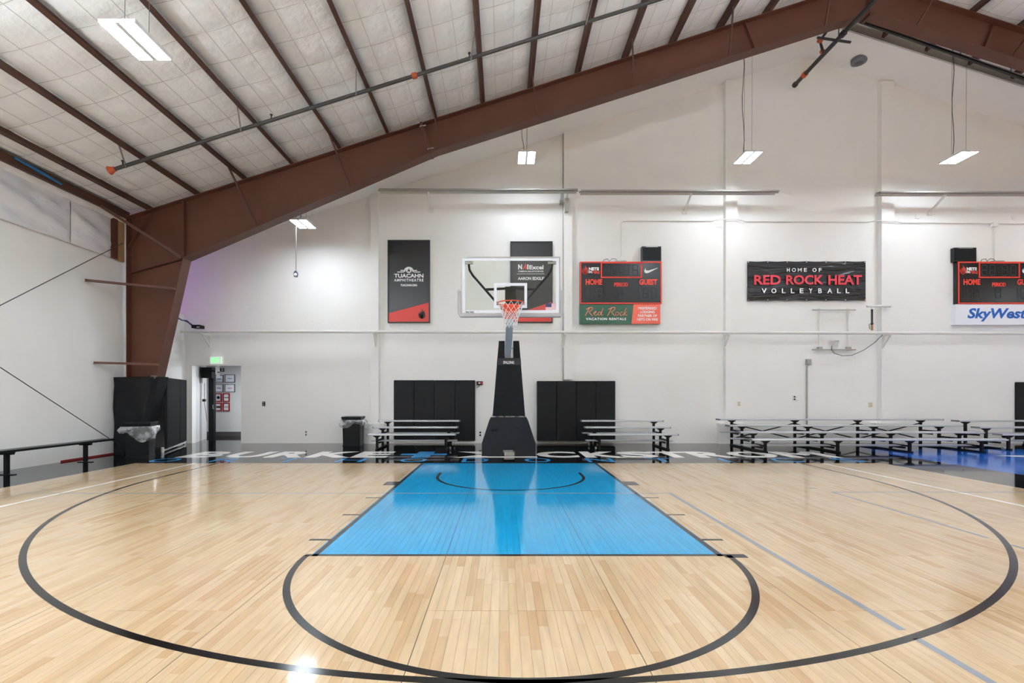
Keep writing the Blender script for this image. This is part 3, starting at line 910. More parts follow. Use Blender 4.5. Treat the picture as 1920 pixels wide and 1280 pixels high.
labs = {(0, 0): 'LED light hanging low under the rafter above the doorway', (1, 0): 'LED light hanging above the basketball backboard',
        (2, 0): 'LED light hanging before the wall above the black vinyl banner', (3, 0): 'LED light hanging rightmost before the gable wall',
        (0, 1): 'large LED light hanging nearest under the white insulated ceiling'}
spots = []
for i, (x, z) in enumerate(cols):
    for j, y in enumerate(rows if i else [12.6, 6.1, 4.2, 2.2, 0.2, -2.0, -6.0]):  # extra unseen left-column lights added to brighten left wall and ceiling
        xx = x + (0.6 if (i, j) == (0, 1) else 0) + (-2.9 if j > 1 and i > 0 else -0.9 if j > 1 else 0)     # the rear rows are staggered
        spots.append((i, j, xx, y, min(z, ztop(xx) - 1.3) if j > 1 else z))
lights = [lt] + [copy_tree(lt) for _ in spots[1:]]
for o, (i, j, xx, y, z) in zip(lights, spots):
    o.location = (xx, y, z)
    o['label'] = labs.get((i, j), 'LED light of the rows out of view behind and beside the camera')
    top = ztop(xx) + 0.15 - z
    for sy in (-0.2, 0.2):
        MB().tube([(xx, y + sy, z + 0.05), (xx + 0.02, y + sy, z + top)], 0.004, 5).build('suspension_cable', 'wire', o)
    if j == 0:                    # the end bay runs dimmed
        for c in o.children:
            if c.name.startswith('lens'):
                c.material_slots[0].link = 'OBJECT'
                c.material_slots[0].material = M['lens_soft']
    if j > 1 or (j == 1 and 0 < i < 3):      # the rows in view are plain downlights, others out of view get added glow to brighten the ceiling
        for sx in (-1, 1):
            uw = 0.085 if i == 0 else 0.07
            MB().box(xx + sx * 0.125 - uw, xx + sx * 0.125 + uw, y - 0.3, y + 0.3, z + 0.05, z + 0.056).build('uplight_lens', 'uplens', o)
    if j == 0:
        pts = [(xx - 0.1 + 0.03 * math.sin(k * 1.3), y + 0.05, z + 0.08 + (top - 0.1) * k / 8) for k in range(9)]
        MB().tube(pts, 0.008, 6).build('power_cord', 'dark_wire', o)

# ------------------------------------------------------------------ sprinkler pipes
sp = thing('sprinkler_pipe', 'dark grey sprinkler pipe slung across the purlins with orange end cap', 'pipe', PX(205, 320, 9.72))
p0 = PX(208, 319, 9.72)
p1 = Vector((8.3, 9.72, p0.z + (8.3 - p0.x) * 0.3112))
MB().tube([p0, p1], 0.037, 10).build('pipe', 'grey_pipe', sp)
dv = (p1 - p0).normalized()
MB().tube([p0 - dv * 0.03, p0 + dv * 0.04, p0 + dv * 0.09], [0.085, 0.055, 0.045], 12).build('end_cap', 'orange', sp)
cpl = p0 + dv * ((777 - 208) * 9.72 / 900 / dv.x)
MB().tube([cpl - dv * 0.05, cpl + dv * 0.05], 0.06, 10).build('coupling', 'orange', sp)
for k in range(1, 15, 2):
    q = p0 + dv * ((PUR[k] - 0.12 - p0.x) / dv.x)
    MB().bar(q + Vector((0, 0, -0.05)), Vector((PUR[k] - 0.02, 9.4, ztop(PUR[k]) + 0.05)), 0.022, 0.022).build('hanger', 'wire', sp)
for k in (0.25, 3.4, 7.6):
    q = p0 + dv * k
    MB().tube([q, q + Vector((0, 0, 0.1))], 0.012, 6).tube([q + Vector((0, 0, 0.1)), q + Vector((0, 0, 0.12))], 0.028, 8).build('sprinkler_head', 'black_pipe', sp)
rp = thing('ridge_pipe', 'thick black pipe running under the ridge with orange couplings', 'pipe', (8.5, 13.9, 10.4))
MB().tube([(8.5, YB, 10.45), (8.5, 13.95, 10.45)], 0.055, 12).build('pipe', 'black_pipe', rp)
MB().tube([(8.5, 13.93, 10.45), (8.5, 14.0, 10.45)], 0.075, 12).build('end_cap', 'black_pipe', rp)
for yy in (13.52, 12.0):
    MB().tube([(8.5, yy - 0.05, 10.45), (8.5, yy + 0.05, 10.45)], 0.078, 12).build('coupling', 'orange' if yy > 13 else 'black_pipe', rp)
e1, e2, e3 = Vector((8.5, 12.72, 10.45)), Vector((8.32, 12.6, 10.72)), Vector((8.42, 12.3, 10.9))
MB().tube([e1, e2, e3], 0.035, 8).build('branch', 'black_pipe', rp)
for e in (e1 + Vector((-0.03, 0, 0.07)), e2, e3):
    MB().tube([e - Vector((0, 0.04, 0.03)), e + Vector((0, 0.04, 0.03))], 0.055, 8).build('coupling', 'orange', rp)
MB().tube([(8.0, 12.22, 10.52), (8.85, 12.22, 10.40)], 0.03, 8).build('cross_stub', 'black_pipe', rp)
for yy in (2.0, 6.0, 10.0, 12.15):
    MB().bar((8.5, yy, 10.45), (8.5, yy, ztop(8.5) + 0.2), 0.02, 0.02).build('hanger', 'wire', rp)
q0, q1 = PX(1612, 40, 12.28), PX(1990, 172, 12.28)
bp_ = thing('branch_pipe', 'black pipe sloping down behind the right rafter', 'pipe', q0)
MB().tube([q0, q1], 0.04, 10).build('pipe', 'black_pipe', bp_)
MB().tube([q0 + Vector((0, 0.1, 0.12)), q1 + Vector((0, 0.1, 0.16))], 0.03, 8).build('conduit', 'white_metal', bp_)
for k in (0.25, 0.5, 0.75):
    q = q0.lerp(q1, k)
    MB().bar(q - Vector((0, 0, 0.03)), (q.x, q.y, ztop(q.x) + 0.1), 0.015, 0.015).build('hanger', 'wire', bp_)
vz = ztop(10.2) + ZC
vt = thing('roof_vent', 'round grey vent grille on the sloping plaster ceiling', 'vent', (10.2, 13.75, vz - 0.06))
MB().lathe((10.2, 13.75, vz - 0.07), [(0.12, -0.02), (0.19, 0), (0.2, 0.04), (0.2, 0.11)], 24).build('housing', 'ink_grey', vt)
MB().lathe((10.2, 13.75, vz - 0.1), [(0.1, 0), (0.1, 0.02)], 20).build('grille', 'dark_frame', vt)

# ------------------------------------------------------------------ wall pipes and heaters
yp = YW - 0.42
wp = thing('wall_pipe', 'long white horizontal pipe carried on brackets across the back wall', 'pipe', (-9.0, yp, 3.2))
za, zb = wz(621, yp), wz(625, yp)
MB().tube([(-9.25, yp, za), (16.5, yp, zb)], 0.045, 12).build('pipe', 'white_metal', wp)
for px in (377, 700, 1059, 1366, 1668, 1985):
    x = wx(px, yp)
    z = za + (zb - za) * (x + 9.25) / 25.75
    base = YW - (0.16 if px not in (377,) else 0)
    MB().bar((x, base, z - 0.05), (x, yp - 0.06, z - 0.05), 0.05, 0.03).bar((x, base - 0.02, z - 0.05), (x, base - 0.02, z - 0.42), 0.05, 0.04).bar((x, base, z - 0.4), (x + 0.02, yp, z - 0.06), 0.035, 0.035).build('bracket', 'white_metal', wp)
yh = YW - 0.55
def heater(px0, px1, py, lab, arms):
    z = wz(py, yh)
    x0, x1 = wx(px0, yh), wx(px1, yh)
    t = thing('tube_heater', lab, 'heater', ((x0 + x1) / 2, yh, z), 'infrared tube heaters on the back wall')
    MB().prism_yz([(yh - 0.13, z - 0.03), (yh - 0.09, z + 0.03), (yh + 0.09, z + 0.03), (yh + 0.13, z - 0.03), (yh + 0.118, z - 0.03), (yh + 0.08, z + 0.02), (yh - 0.08, z + 0.02), (yh - 0.118, z - 0.03)], x0, x1).build('reflector', 'heater', t)
    MB().tube([(x0 - 0.05, yh, z), (x1 + 0.03, yh, z - 0.008)], 0.026, 10).build('tube', 'galv', t)
    for pa in arms:
        xa = wx(pa, yh)
        MB().bar((xa, yh, z), (xa, YW - 0.02, z - 0.33), 0.05, 0.04).box(xa - 0.07, xa + 0.07, YW - 0.03, YW, z - 0.42, z - 0.28).build('wall_arm', 'white_metal', t)
heater(712, 1082, 357.5, 'long metal tube heater above the two tall sign boards', (803,))
heater(1089, 1457, 360, 'metal tube heater above the scoreboard beside the backboard', (1297,))
heater(1646, 2050, 362.5, 'metal tube heater at the right above the cropped scoreboard', (1775,))
gv = thing('gas_valve', 'small grey gas regulator hanging at the pilaster under the heaters', 'valve', PX(1062, 400, YW - 0.2))
MB().tube([PX(1064, 362, YW - 0.25), PX(1063, 372, YW - 0.25)], 0.02, 8).box(wx(1059, 13.95), wx(1066, 13.95), 13.9, 14.05, wz(397, 13.95), wz(372, 13.95)).build('body', 'galv', gv)
MB().tube([PX(1053, 360, YW - 0.1), PX(1051, 378, YW - 0.1)], 0.02, 8).box(wx(1049, 14.1), wx(1054, 14.1), 14.05, 14.2, wz(382, 14.1), wz(376, 14.1)).build('shutoff', 'galv', gv)
yc = YW - 0.03
tag(MB().tube([PX(1056.5, 800, YW - 0.03), PX(1056.5, 203, YW - 0.03)], 0.022, 8).build('conduit', 'galv'), 'tall grey conduit up the pilaster beside the scoreboard', 'conduit')
tag(MB().tube([PX(1165, 480, yc), PX(1165, 418, yc), PX(1168, 414, yc), PX(1335, 414, yc), PX(1352, 411, 13.99), PX(1384, 411, 13.99), PX(1398, 415, yc), PX(1628, 416, yc), PX(1642, 414, 13.99), PX(1678, 414, 13.99), PX(1690, 417, yc), PX(1990, 420, yc)], 0.013, 6).build('conduit', 'white_metal'),
    'thin white conduit run along the wall above the vinyl banner', 'conduit')
cj = thing('conduit', 'white junction box and conduit dropping to the cropped scoreboard', 'conduit', PX(1864, 490, yc))
MB().tube([PX(1864, 486, yc), PX(1864, 424, yc)], 0.016, 8).build('pipe', 'white_metal', cj)
MB().box(wx(1859, yc), wx(1868, yc), yc - 0.06, YW, wz(425, yc), wz(417, yc)).build('junction_box', 'plate_white', cj, bevel=0.005)
ck = thing('conduit', 'grey conduit with a square box rising behind the long bleacher', 'conduit', PX(1513, 825, yc))
MB().tube([PX(1513, 828, yc), PX(1513, 683, yc)], 0.022, 8).build('pipe', 'galv', ck)
MB().box(wx(1511, yc), wx(1519, yc), YW - 0.1, YW, wz(684, yc), wz(673, yc)).build('junction_box', 'galv', ck, bevel=0.005)

# ------------------------------------------------------------------ basketball hoop
HX = 0.14
YBB = 8.85
hp = thing('basketball_hoop', 'portable basketball hoop with glass backboard and padded black base', 'basketball hoop', (HX, 11.9, 0))
def tz(x0, x1, x0t, x1t, y0, y1, z0, z1, y0t=None, y1t=None):
    y0t = y0 if y0t is None else y0t
    y1t = y1 if y1t is None else y1t
    return MB().add([(x0, y0, z0), (x1, y0, z0), (x1, y1, z0), (x0, y1, z0), (x0t, y0t, z1), (x1t, y0t, z1), (x1t, y1t, z1), (x0t, y1t, z1)],
                    [(3, 2, 1, 0), (4, 5, 6, 7), (0, 1, 5, 4), (1, 2, 6, 5), (2, 3, 7, 6), (3, 0, 4, 7)])
# base cover: vertical skirt then sloping shoulders, with a small notch at floor level
def base_prof(x0b, x1b, notch):
    pass
bm_ = MB()
outl = [(-0.63, 0.0), (-0.13, 0.0), (-0.13, 0.14), (0.15, 0.14), (0.15, 0.0), (0.63, 0.0), (0.63, 0.30), (0.455, 0.84), (0.42, 0.90), (-0.42, 0.90), (-0.455, 0.84), (-0.63, 0.30)]
n = len(outl)
vs = [(HX - 0.005 + x, 11.2 + 0.16 * z, z) for x, z in outl] + [(HX - 0.005 + x, 13.3 - 0.5 * z, z) for x, z in outl]
fs = [tuple(range(n)), tuple(range(2 * n - 1, n - 1, -1))] + [(i, i + n, (i + 1) % n + n, (i + 1) % n) for i in range(n)]
bm_.add(vs, fs)
bo = bm_.build('base_cover', 'navy_pad', hp)
MB().box(HX - 0.11, HX + 0.13, 11.27, 11.35, 0.0, 0.085).build('wheel_frame', 'galv', bo)
MB().box(HX + 0.1, HX + 0.22, 11.30, 11.34, 0.50, 0.66).build('vent_flap', 'mast_pad', bo)
tz(HX - 0.41, HX - 0.27, HX - 0.41, HX - 0.27, 11.28, 11.33, 0.57, 0.62).build('label_plate', 'plastic_black', bo)
for x in (-0.36, -0.17, -0.03, 0.09, 0.30):
    MB().box(HX + x - 0.06, HX + x + 0.05, 11.42, 11.46, 0.90, 0.945).build('base_hinge', 'white_metal', bo)
# mast pads
mz0, mz1, mzn = 0.93, 2.68, 2.29
my0, my1 = 11.36, 11.12
def myf(z): return my0 + (my1 - my0) * (z - mz0) / (mz1 - mz0)
def mxh(z): return 0.385 + (0.235 - 0.385) * (z - mz0) / (mz1 - mz0)
ml = [(-mxh(mz0), mz0), (mxh(mz0), mz0), (mxh(mz1), mz1), (0.10, mz1), (0.10, mzn), (-0.10, mzn), (-0.10, mz1), (-mxh(mz1), mz1)]
n = len(ml)
vs = [(HX + x, myf(z), z) for x, z in ml] + [(HX + x, myf(z) + 0.34, z) for x, z in ml]
fs = [tuple(range(n)), tuple(range(2 * n - 1, n - 1, -1))] + [(i, i + n, (i + 1) % n + n, (i + 1) % n) for i in range(n)]
mo = MB().add(vs, fs).build('mast_pad', 'mast_pad', hp)
zz0, zz1 = 2.13, 2.28
MB().add([(HX - mxh(zz0) - 0.004, myf(zz0) - 0.008, zz0), (HX + mxh(zz0) + 0.004, myf(zz0) - 0.008, zz0), (HX + mxh(zz1) + 0.004, myf(zz1) - 0.008, zz1), (HX - mxh(zz1) - 0.004, myf(zz1) - 0.008, zz1),
          (HX - mxh(zz0) - 0.004, myf(zz0) + 0.1, zz0), (HX + mxh(zz0) + 0.004, myf(zz0) + 0.1, zz0), (HX + mxh(zz1) + 0.004, myf(zz1) + 0.1, zz1), (HX - mxh(zz1) - 0.004, myf(zz1) + 0.1, zz1)],
         [(0, 1, 2, 3), (7, 6, 5, 4), (0, 4, 5, 1), (1, 5, 6, 2), (2, 6, 7, 3), (3, 7, 4, 0)]).build('mast_band', 'score_grey', mo)
wall_text('SPALDING', 943.5, 964, 676.5, 682, 11.165, 'ink_white', mo, bold=0.03)
MB().box(HX - 0.1, HX + 0.1, 11.20, 11.28, 2.29, 2.36).box(HX - 0.098, HX - 0.075, 11.18, 11.3, 2.29, 2.62).box(HX + 0.075, HX + 0.098, 11.18, 11.3, 2.29, 2.62).build('mast_frame', 'white_metal', hp)
MB().tube([(HX - 0.12, 11.17, 2.52), (HX + 0.12, 11.17, 2.52)], 0.022, 8).build('pivot_pin', 'galv', hp)
# boom from the mast to the backboard, rear struts
MB().bar((HX - 0.03, 11.3, 2.36), (HX, 9.02, 3.05), 0.15, 0.17).build('boom', 'grey_steel', hp, bevel=0.012)
MB().bar((HX, 9.0, 2.9), (HX, 9.0, 3.45), 0.2, 0.08, up=(0, 1, 0)).build('boom_head', 'black_steel', hp)
tz(HX - 0.15, HX + 0.15, HX - 0.1, HX + 0.1, 11.7, 12.3, 0.9, 2.3, 11.5, 11.75).build('rear_mast', 'black_steel', hp)
for sg_ in (-1, 1):
    pts = [(HX + sg_ * 0.775, 8.93, 3.86), (HX + sg_ * 0.765, 8.96, 3.76), (HX + sg_ * 0.70, 9.0, 3.66), (HX + sg_ * 0.45, 9.08, 3.39), (HX + sg_ * 0.1, 9.15, 3.0)]
    MB().tube(pts, 0.022, 8).build('brace_tube', 'black_steel', hp)
    MB().bar((HX + sg_ * 0.46, 9.08, 3.42), (HX + sg_ * 0.1, 9.04, 3.43), 0.04, 0.04).build('brace_tube', 'black_steel', hp)
    MB().box(HX + sg_ * 0.78 - 0.085, HX + sg_ * 0.78 + 0.085, 8.885, 8.93, 3.855, 3.90).build('corner_bracket', 'galv', hp)
bb = MB().box(HX - 0.905, HX + 0.905, YBB, YBB + 0.012, 2.925, 3.965).build('backboard', 'glass', hp)
def frame(x0, x1, z0, z1, t, y0, y1):
    return MB().box(x0, x1, y0, y1, z0, z0 + t).box(x0, x1, y0, y1, z1 - t, z1).box(x0, x0 + t, y0, y1, z0 + t, z1 - t).box(x1 - t, x1, y0, y1, z0 + t, z1 - t)
frame(HX - 0.915, HX + 0.915, 2.915, 3.975, 0.022, YBB - 0.012, YBB + 0.05).build('backboard_frame', 'galv', bb)
frame(HX - 0.893, HX + 0.893, 2.937, 3.953, 0.052, YBB - 0.004, YBB - 0.0005).build('border_line', 'frame_white', bb)
frame(HX - 0.305, HX + 0.305, 3.03, 3.49, 0.05, YBB - 0.004, YBB - 0.0005).build('target_square', 'frame_white', bb)
pd = [(-0.975, 3.36), (-0.945, 3.36), (-0.905, 3.34), (-0.905, 2.925), (0.905, 2.925), (0.905, 3.34), (0.945, 3.36), (0.975, 3.36), (0.975, 2.93), (0.93, 2.86), (-0.93, 2.86), (-0.975, 2.93)]
MB().prism_xz([(HX + x, z) for x, z in pd], YBB - 0.03, YBB + 0.06).build('bottom_pad', 'pad_grey', bb, bevel=0.014)
wall_text('SPALDING', 873, 889, 583.2, 587.5, YBB - 0.005, 'ink_black', bb, bold=0.03, t=0.001)
fl0, fl1, ft0, ft1 = 1023, 1044, 568.5, 581
for k in range(7):
    h_ = (ft1 - ft0) / 7
    MB().box(wx(fl0, YBB), wx(fl1, YBB), YBB - 0.003, YBB - 0.0008, wz(ft0 + h_ * (k + 1), YBB), wz(ft0 + h_ * k + h_ * 0.45, YBB)).build('flag_stripe', 'paper', bb)
    MB().box(wx(fl0, YBB), wx(fl1, YBB), YBB - 0.003, YBB - 0.0008, wz(ft0 + h_ * k + h_ * 0.45, YBB), wz(ft0 + h_ * k, YBB)).build('flag_stripe', mat('flag_red', (196, 84, 92), 0.5, noise=0.02) if k == 0 else 'flag_red_', bb) if k == 0 else None
    if k == 0:
        M['flag_red'] = bpy.data.materials['flag_red']
    else:
        MB().box(wx(fl0, YBB), wx(fl1, YBB), YBB - 0.003, YBB - 0.0008, wz(ft0 + h_ * k + h_ * 0.45, YBB), wz(ft0 + h_ * k, YBB)).build('flag_stripe', 'flag_red', bb)
MB().box(wx(fl0, YBB), wx(fl0 + 11, YBB), YBB - 0.005, YBB - 0.003, wz(ft0 + 7, YBB), wz(ft0, YBB)).build('flag_canton', 'ink_navy', bb)
rm = MB()
RR = 0.235
ring = [(HX + RR * math.cos(2 * math.pi * k / 40), YRIM + RR * math.sin(2 * math.pi * k / 40), 3.05) for k in range(41)]
rm.tube(ring, 0.0105, 8, cap=False)
ro = rm.build('rim', 'rim', hp)
tz(HX - 0.10, HX + 0.10, HX - 0.17, HX + 0.17, YRIM + 0.20, YBB - 0.03, 2.90, 3.035, YRIM + 0.17, YBB - 0.03).box(HX - 0.12, HX + 0.12, YBB - 0.05, YBB - 0.012, 2.82, 3.1).build('rim_plate', 'rim', ro)
for sg_ in (-1, 1):
    MB().bar((HX + sg_ * 0.2, YRIM + 0.12, 3.035), (HX + sg_ * 0.1, YBB - 0.04, 2.95), 0.015, 0.015).build('rim_brace', 'rim', ro)
# net
rowsn = [(0.0, 0.232), (0.085, 0.205), (0.15, 0.175), (0.205, 0.152), (0.26, 0.135), (0.31, 0.122), (0.36, 0.115), (0.41, 0.118)]
nb = MB()
def nnode(j, k):
    z, r_ = rowsn[j]
    a = 2 * math.pi * (k + 0.5 * (j % 2)) / 12
    return Vector((HX + r_ * math.cos(a), YRIM + r_ * math.sin(a), 3.045 - z))
for j in range(len(rowsn) - 1):
    for k in range(12):
        for dk in ((0, -1) if j % 2 == 0 else (0, 1)):
            nb.tube([nnode(j, k), nnode(j + 1, k + dk)], 0.0042, 5, cap=False)
nb.build('net', 'net', hp)

# ------------------------------------------------------------------ sign boards on the back wall
YS = YW - 0.06
def flame(px, py, s, m, parent, Y):
    pts = [(-4, 9), (-7, 3), (-6, -3), (-3, 1), (-3, -6), (0, -2), (0, -11), (3, -4), (4, -7), (6, -1), (7, 4), (5, 9), (2, 6), (3, 1), (0, 3), (-2, 0), (-3, 5)]
    wall_poly([(px + a * s, py + b * s) for a, b in pts], Y, m, parent, 'flame_emblem')
    ring_ = MB()
    for (r0, r1, dy) in ((5.2, 4.2, 4), (3.2, 2.2, 7)):
        c = PX(px, py + dy * s, Y)
        k = s * Y / F
        ring_.lathe(c, [(r0 * k, 0), (r0 * k, -0.004), (r1 * k, -0.004), (r1 * k, 0)], 18, 'y')
    ring_.build('flame_emblem', m, parent)
def tall_board(px0, px1, py0, py1, lab):
    x0, x1, z0, z1 = wx(px0, YS), wx(px1, YS), wz(py1, YS), wz(py0, YS)
    t = thing('sign_board', lab, 'sign', ((x0 + x1) / 2, YW, z0), 'tall sign boards on the back wall')
    MB().box(x0, x1, YS, YW, z0, z1).build('panel', 'board_black', t)
    frame(x0, x1, z0, z1, 0.03, YS - 0.018, YS + 0.01).build('frame', 'ink_black', t)
    return t
t1 = tall_board(727, 806, 450, 605, 'tall black and red sign board with a white dome emblem')
YP = YS - 0.001
wall_poly([(729, 587), (804, 567), (804, 603), (729, 603)], YP, 'ink_red', t1, 'red_field')
flame(791, 588, 0.95, 'ink_black', t1, YP - 0.004)
wall_text('TUACAHN', 739, 794, 513, 520.5, YP, 'ink_white', t1, bold=0.03)
wall_text('AMPHITHEATRE', 739, 794, 522.5, 527.5, YP, 'ink_white', t1, bold=0.02, spacing=1.25)
wall_text('TUACAHN.ORG', 751, 782, 532.5, 536.5, YP, 'ink_white', t1, bold=0.03)
dome = [(758 + 8.5 - 9.5 * math.cos(a), 509.5 - 9.5 * math.sin(a)) for a in [math.pi * k / 14 for k in range(15)]]
dome += [(766.5 + 7 * math.cos(a), 509.5 - 7 * math.sin(a)) for a in [math.pi * k / 14 for k in range(15)]]
wall_poly(dome, YP, 'ink_white', t1, 'dome_emblem')
wall_poly([(766.5 + 5.5 * math.cos(a), 507 - 4.5 * math.sin(a)) for a in [2 * math.pi * k / 14 for k in range(14)]], YP, 'ink_white', t1, 'dome_emblem')
wall_poly([(763, 509), (766.5, 503), (770, 509)], YP - 0.004, 'board_black', t1, 'dome_emblem')
for a, b, c in ((751, 757, 506), (745, 757, 509), (776, 782, 506), (776, 788, 509)):
    wall_poly([(a, c), (b, c), (b, c + 1.6), (a, c + 1.6)], YP, 'ink_white', t1, 'wing_bar')
t2 = tall_board(957, 1036, 452.5, 605, 'tall black and red sign board seen through the glass backboard')
wall_poly([(959, 591), (1034, 566), (1034, 603), (959, 603)], YP, 'ink_red', t2, 'red_field')
wall_text('N', 971.5, 979, 495.5, 505, YP, 'ink_white', t2, bold=0.05)
wall_poly([(979.5, 505), (986, 493), (988, 505), (985.3, 505), (985, 502), (983.5, 502), (982.3, 505)], YP, 'ink_red', t2, 'lettering')
wall_text('I', 988.5, 991, 495.5, 505, YP, 'ink_white', t2, bold=0.04)
wall_text('Excel', 992.5, 1019, 497, 505, YP, 'ink_white', t2, bold=0.03)
wall_text('COMMERCIAL REAL ESTATE SERVICES', 971.5, 1019, 507.2, 510, YP, 'ink_white', t2, bold=0.02)
wall_poly([(969, 513), (1021, 513), (1021, 513.6), (969, 513.6)], YP, 'ink_white', t2, 'rule')
wall_text('AARON EDGLEY', 971, 1024, 519, 524.8, YP, 'ink_white', t2, bold=0.03)

# scoreboards
YSB = YW - 0.15
def seg_digit(px0, px1, py0, py1, parent, one=False):
    mb = MB()
    tx = (px1 - px0) * 0.13
    ty = (px1 - px0) * 0.13
    Y = YSB - 0.001
    def q(a, b, c, d):
        mb.box(wx(a, Y), wx(b, Y), Y - 0.003, Y, wz(d, Y), wz(c, Y))
    pm = (py0 + py1) / 2
    if one:
        q(px0, px0 + 1.6, py0, pm - 0.5); q(px0, px0 + 1.6, pm + 0.5, py1)
    else:
        for yy in (py0, pm - ty / 2, py1 - ty):
            q(px0 + tx * 1.2, px1 - tx * 1.2, yy, yy + ty)
        for xx in (px0, px1 - tx):
            q(xx, xx + tx, py0 + ty * .7, pm - ty * .4); q(xx, xx + tx, pm + ty * .4, py1 - ty * .7)
    mb.build('segment_digit', 'score_grey', parent)
def scoreboard(o, lab, top):
    """o: left pixel of the face"""
    x0, x1, z0, z1 = wx(o, YSB), wx(o + 153, YSB), wz(569.5, YSB), wz(490.5, YSB)
    t = thing('scoreboard', lab, 'scoreboard', ((x0 + x1) / 2, YW, z0), 'electronic scoreboards')
    MB().box(x0, x1, YSB, YW, z0, z1).build('cabinet', 'score_black', t)
    frame(x0, x1, z0, z1, 0.035, YSB - 0.012, YSB + 0.02).build('red_trim', 'ink_score_red', t)
    Y = YSB - 0.001
    frame(wx(o + 39, Y), wx(o + 116, Y), wz(521, Y), wz(491.5, Y), 0.035, Y - 0.01, Y + 0.004).build('clock_border', 'ink_score_red', t)
    wall_text('HOME', o + 10.5, o + 42, 523, 534, Y, 'ink_score_red', t, bold=0.04)
    wall_text('GUEST', o + 111, o + 145, 523, 534, Y, 'ink_score_red', t, bold=0.04)
    wall_text('PERIOD', o + 64, o + 90, 529.5, 537, Y, 'ink_score_red', t, bold=0.04)
    wall_text('NETS', o + 16.5, o + 35.5, 501, 507, Y, 'ink_white', t, bold=0.05)
    wall_text('ON', o + 15, o + 22, 507.5, 512, Y, 'ink_white', t, bold=0.04)
    wall_text('FIRE', o + 22.5, o + 37.5, 507.8, 513, Y, 'ink_red', t, bold=0.03)
    flame(o + 9.5, 506, 0.85, 'ink_red', t, Y)
    sw = [(0, 6.5), (0.6, 3.2), (2.6, 0.2), (2.4, 2.4), (3.6, 4.3), (6.4, 4.6), (9.5, 4.0), (26.5, -0.8), (9.0, 8.4), (5.0, 9.8), (1.8, 9.0)]
    wall_poly([(o + 120.5 + a, 502.5 + b) for a, b in sw], Y, 'ink_white', t, 'swoosh')
    for a in (44, 59, 82, 98):
        seg_digit(o + a, o + a + 11, 496, 516.5, t)
    for yy in (502, 509):
        wall_poly([(o + 75, yy), (o + 77, yy), (o + 77, yy + 2), (o + 75, yy + 2)], Y, 'score_grey', t, 'colon')
    for a in (16, 31, 113 + 4.5, 113 + 20):
        seg_digit(o + a, o + a + 11, 540, 559.5, t)
    seg_digit(o + 9.5, o + 11, 540, 559.5, t, True)
    seg_digit(o + 111, o + 112.5, 540, 559.5, t, True)
    seg_digit(o + 70, o + 81, 540, 559.5, t)
    MB().tube([PX(o + 42, 491, 14.1), PX(o + 46, 486, 14.1), PX(o + 52, 485, 14.1), PX(o + 55, 490, 14.1), PX(o + 60, 485, 14.1), PX(o + 66, 485, 14.1), PX(o + 72, 490.5, 14.1)], 0.008, 6).build('cable', 'dark_wire', t)
    MB().box(wx(o + 66, YSB), wx(o + 87, YSB), YSB, YW, z1, z1 + 0.035).build('top_plate', 'galv', t)
    return t
scoreboard(1087.5, 'red-trimmed electronic scoreboard between backboard and banner, above a green sign', 0)
scoreboard(1796, 'red-trimmed electronic scoreboard cut off at the right edge, above a white sign', 0)
def topbox(px0, px1, py0, py1, lab):
    Y = YSB + 0.02
    x0, x1, z0, z1 = wx(px0, Y), wx(px1, Y), wz(py1, Y), wz(py0, Y)
    t = thing('horn_box', lab, 'speaker', ((x0 + x1) / 2, YW, z0), 'black boxes on top of the scoreboards')
    MB().box(x0, x1, Y, YW, z0, z1).build('cabinet', 'score_black', t, bevel=0.006)
    MB().box(x0 + 0.12, x1 - 0.1, Y - 0.004, Y + 0.03, z1 - 0.025, z1 + 0.008).build('label_strip', 'galv', t)
    MB().box(x0 + 0.02, x1 - 0.02, Y - 0.006, Y + 0.01, z0 + 0.03, z1 - 0.04).build('grille', 'plastic_black', t)
topbox(1203.5, 1240, 461.5, 490.3, 'black box standing on the scoreboard beside the backboard')
topbox(1789.5, 1831, 464, 490.3, 'black box standing on the cropped scoreboard at the right edge')
def adsign(px0, px1, py0, py1, lab, m):
    x0, x1, z0, z1 = wx(px0, YSB), wx(px1, YSB), wz(py1, YSB), wz(py0, YSB)
    t = thing('sponsor_sign', lab, 'sign', ((x0 + x1) / 2, YW, z0))
    MB().box(x0, x1, YSB, YW, z0, z1 - 0.004).build('panel', m, t)
    return t
t = adsign(1087, 1238, 570, 607, 'green and coral sign hanging under the scoreboard', 'sign_green')
Y = YSB - 0.001
wall_poly([(1188, 570.3), (1238, 570.3), (1238, 607), (1184, 607)], Y, 'sign_orange', t, 'coral_field')
# brush script built from strokes
def stroke(pts, wd, Y, m, parent):
    mb = MB()
    mb.tube([PX(a, b, Y) for a, b in pts], wd * Y / F, 6)
    for v in mb.v:
        v.y = Y - 0.002 + (v.y - Y) * 0.1
    mb.build('script_stroke', m, parent)
R1 = [(1095, 591), (1097, 592), (1101, 586), (1107, 576)]
def R_(dx):
    stroke([(1099 + dx, 592), (1103 + dx, 585), (1107 + dx, 577)], 0.8, Y - 0.004, 'ink_salmon', t)
    stroke([(1101 + dx, 580), (1107 + dx, 576.5), (1112 + dx, 576), (1113.5 + dx, 578), (1111 + dx, 581.5), (1106 + dx, 584.5), (1109 + dx, 588), (1113 + dx, 592)], 0.8, Y - 0.004, 'ink_salmon', t)
R_(-2); R_(40)
stroke([(1112, 588), (1117, 586), (1118.5, 583.5), (1116.5, 583), (1114, 586), (1114, 590), (1117, 591.5), (1121, 588)], 0.65, Y - 0.004, 'ink_salmon', t)
stroke([(1126.5, 585), (1123.5, 584.5), (1121, 588), (1122, 591.5), (1125, 590), (1128, 584), (1131, 577.5), (1127.5, 587), (1128, 591.5), (1131, 590)], 0.65, Y - 0.004, 'ink_salmon', t)
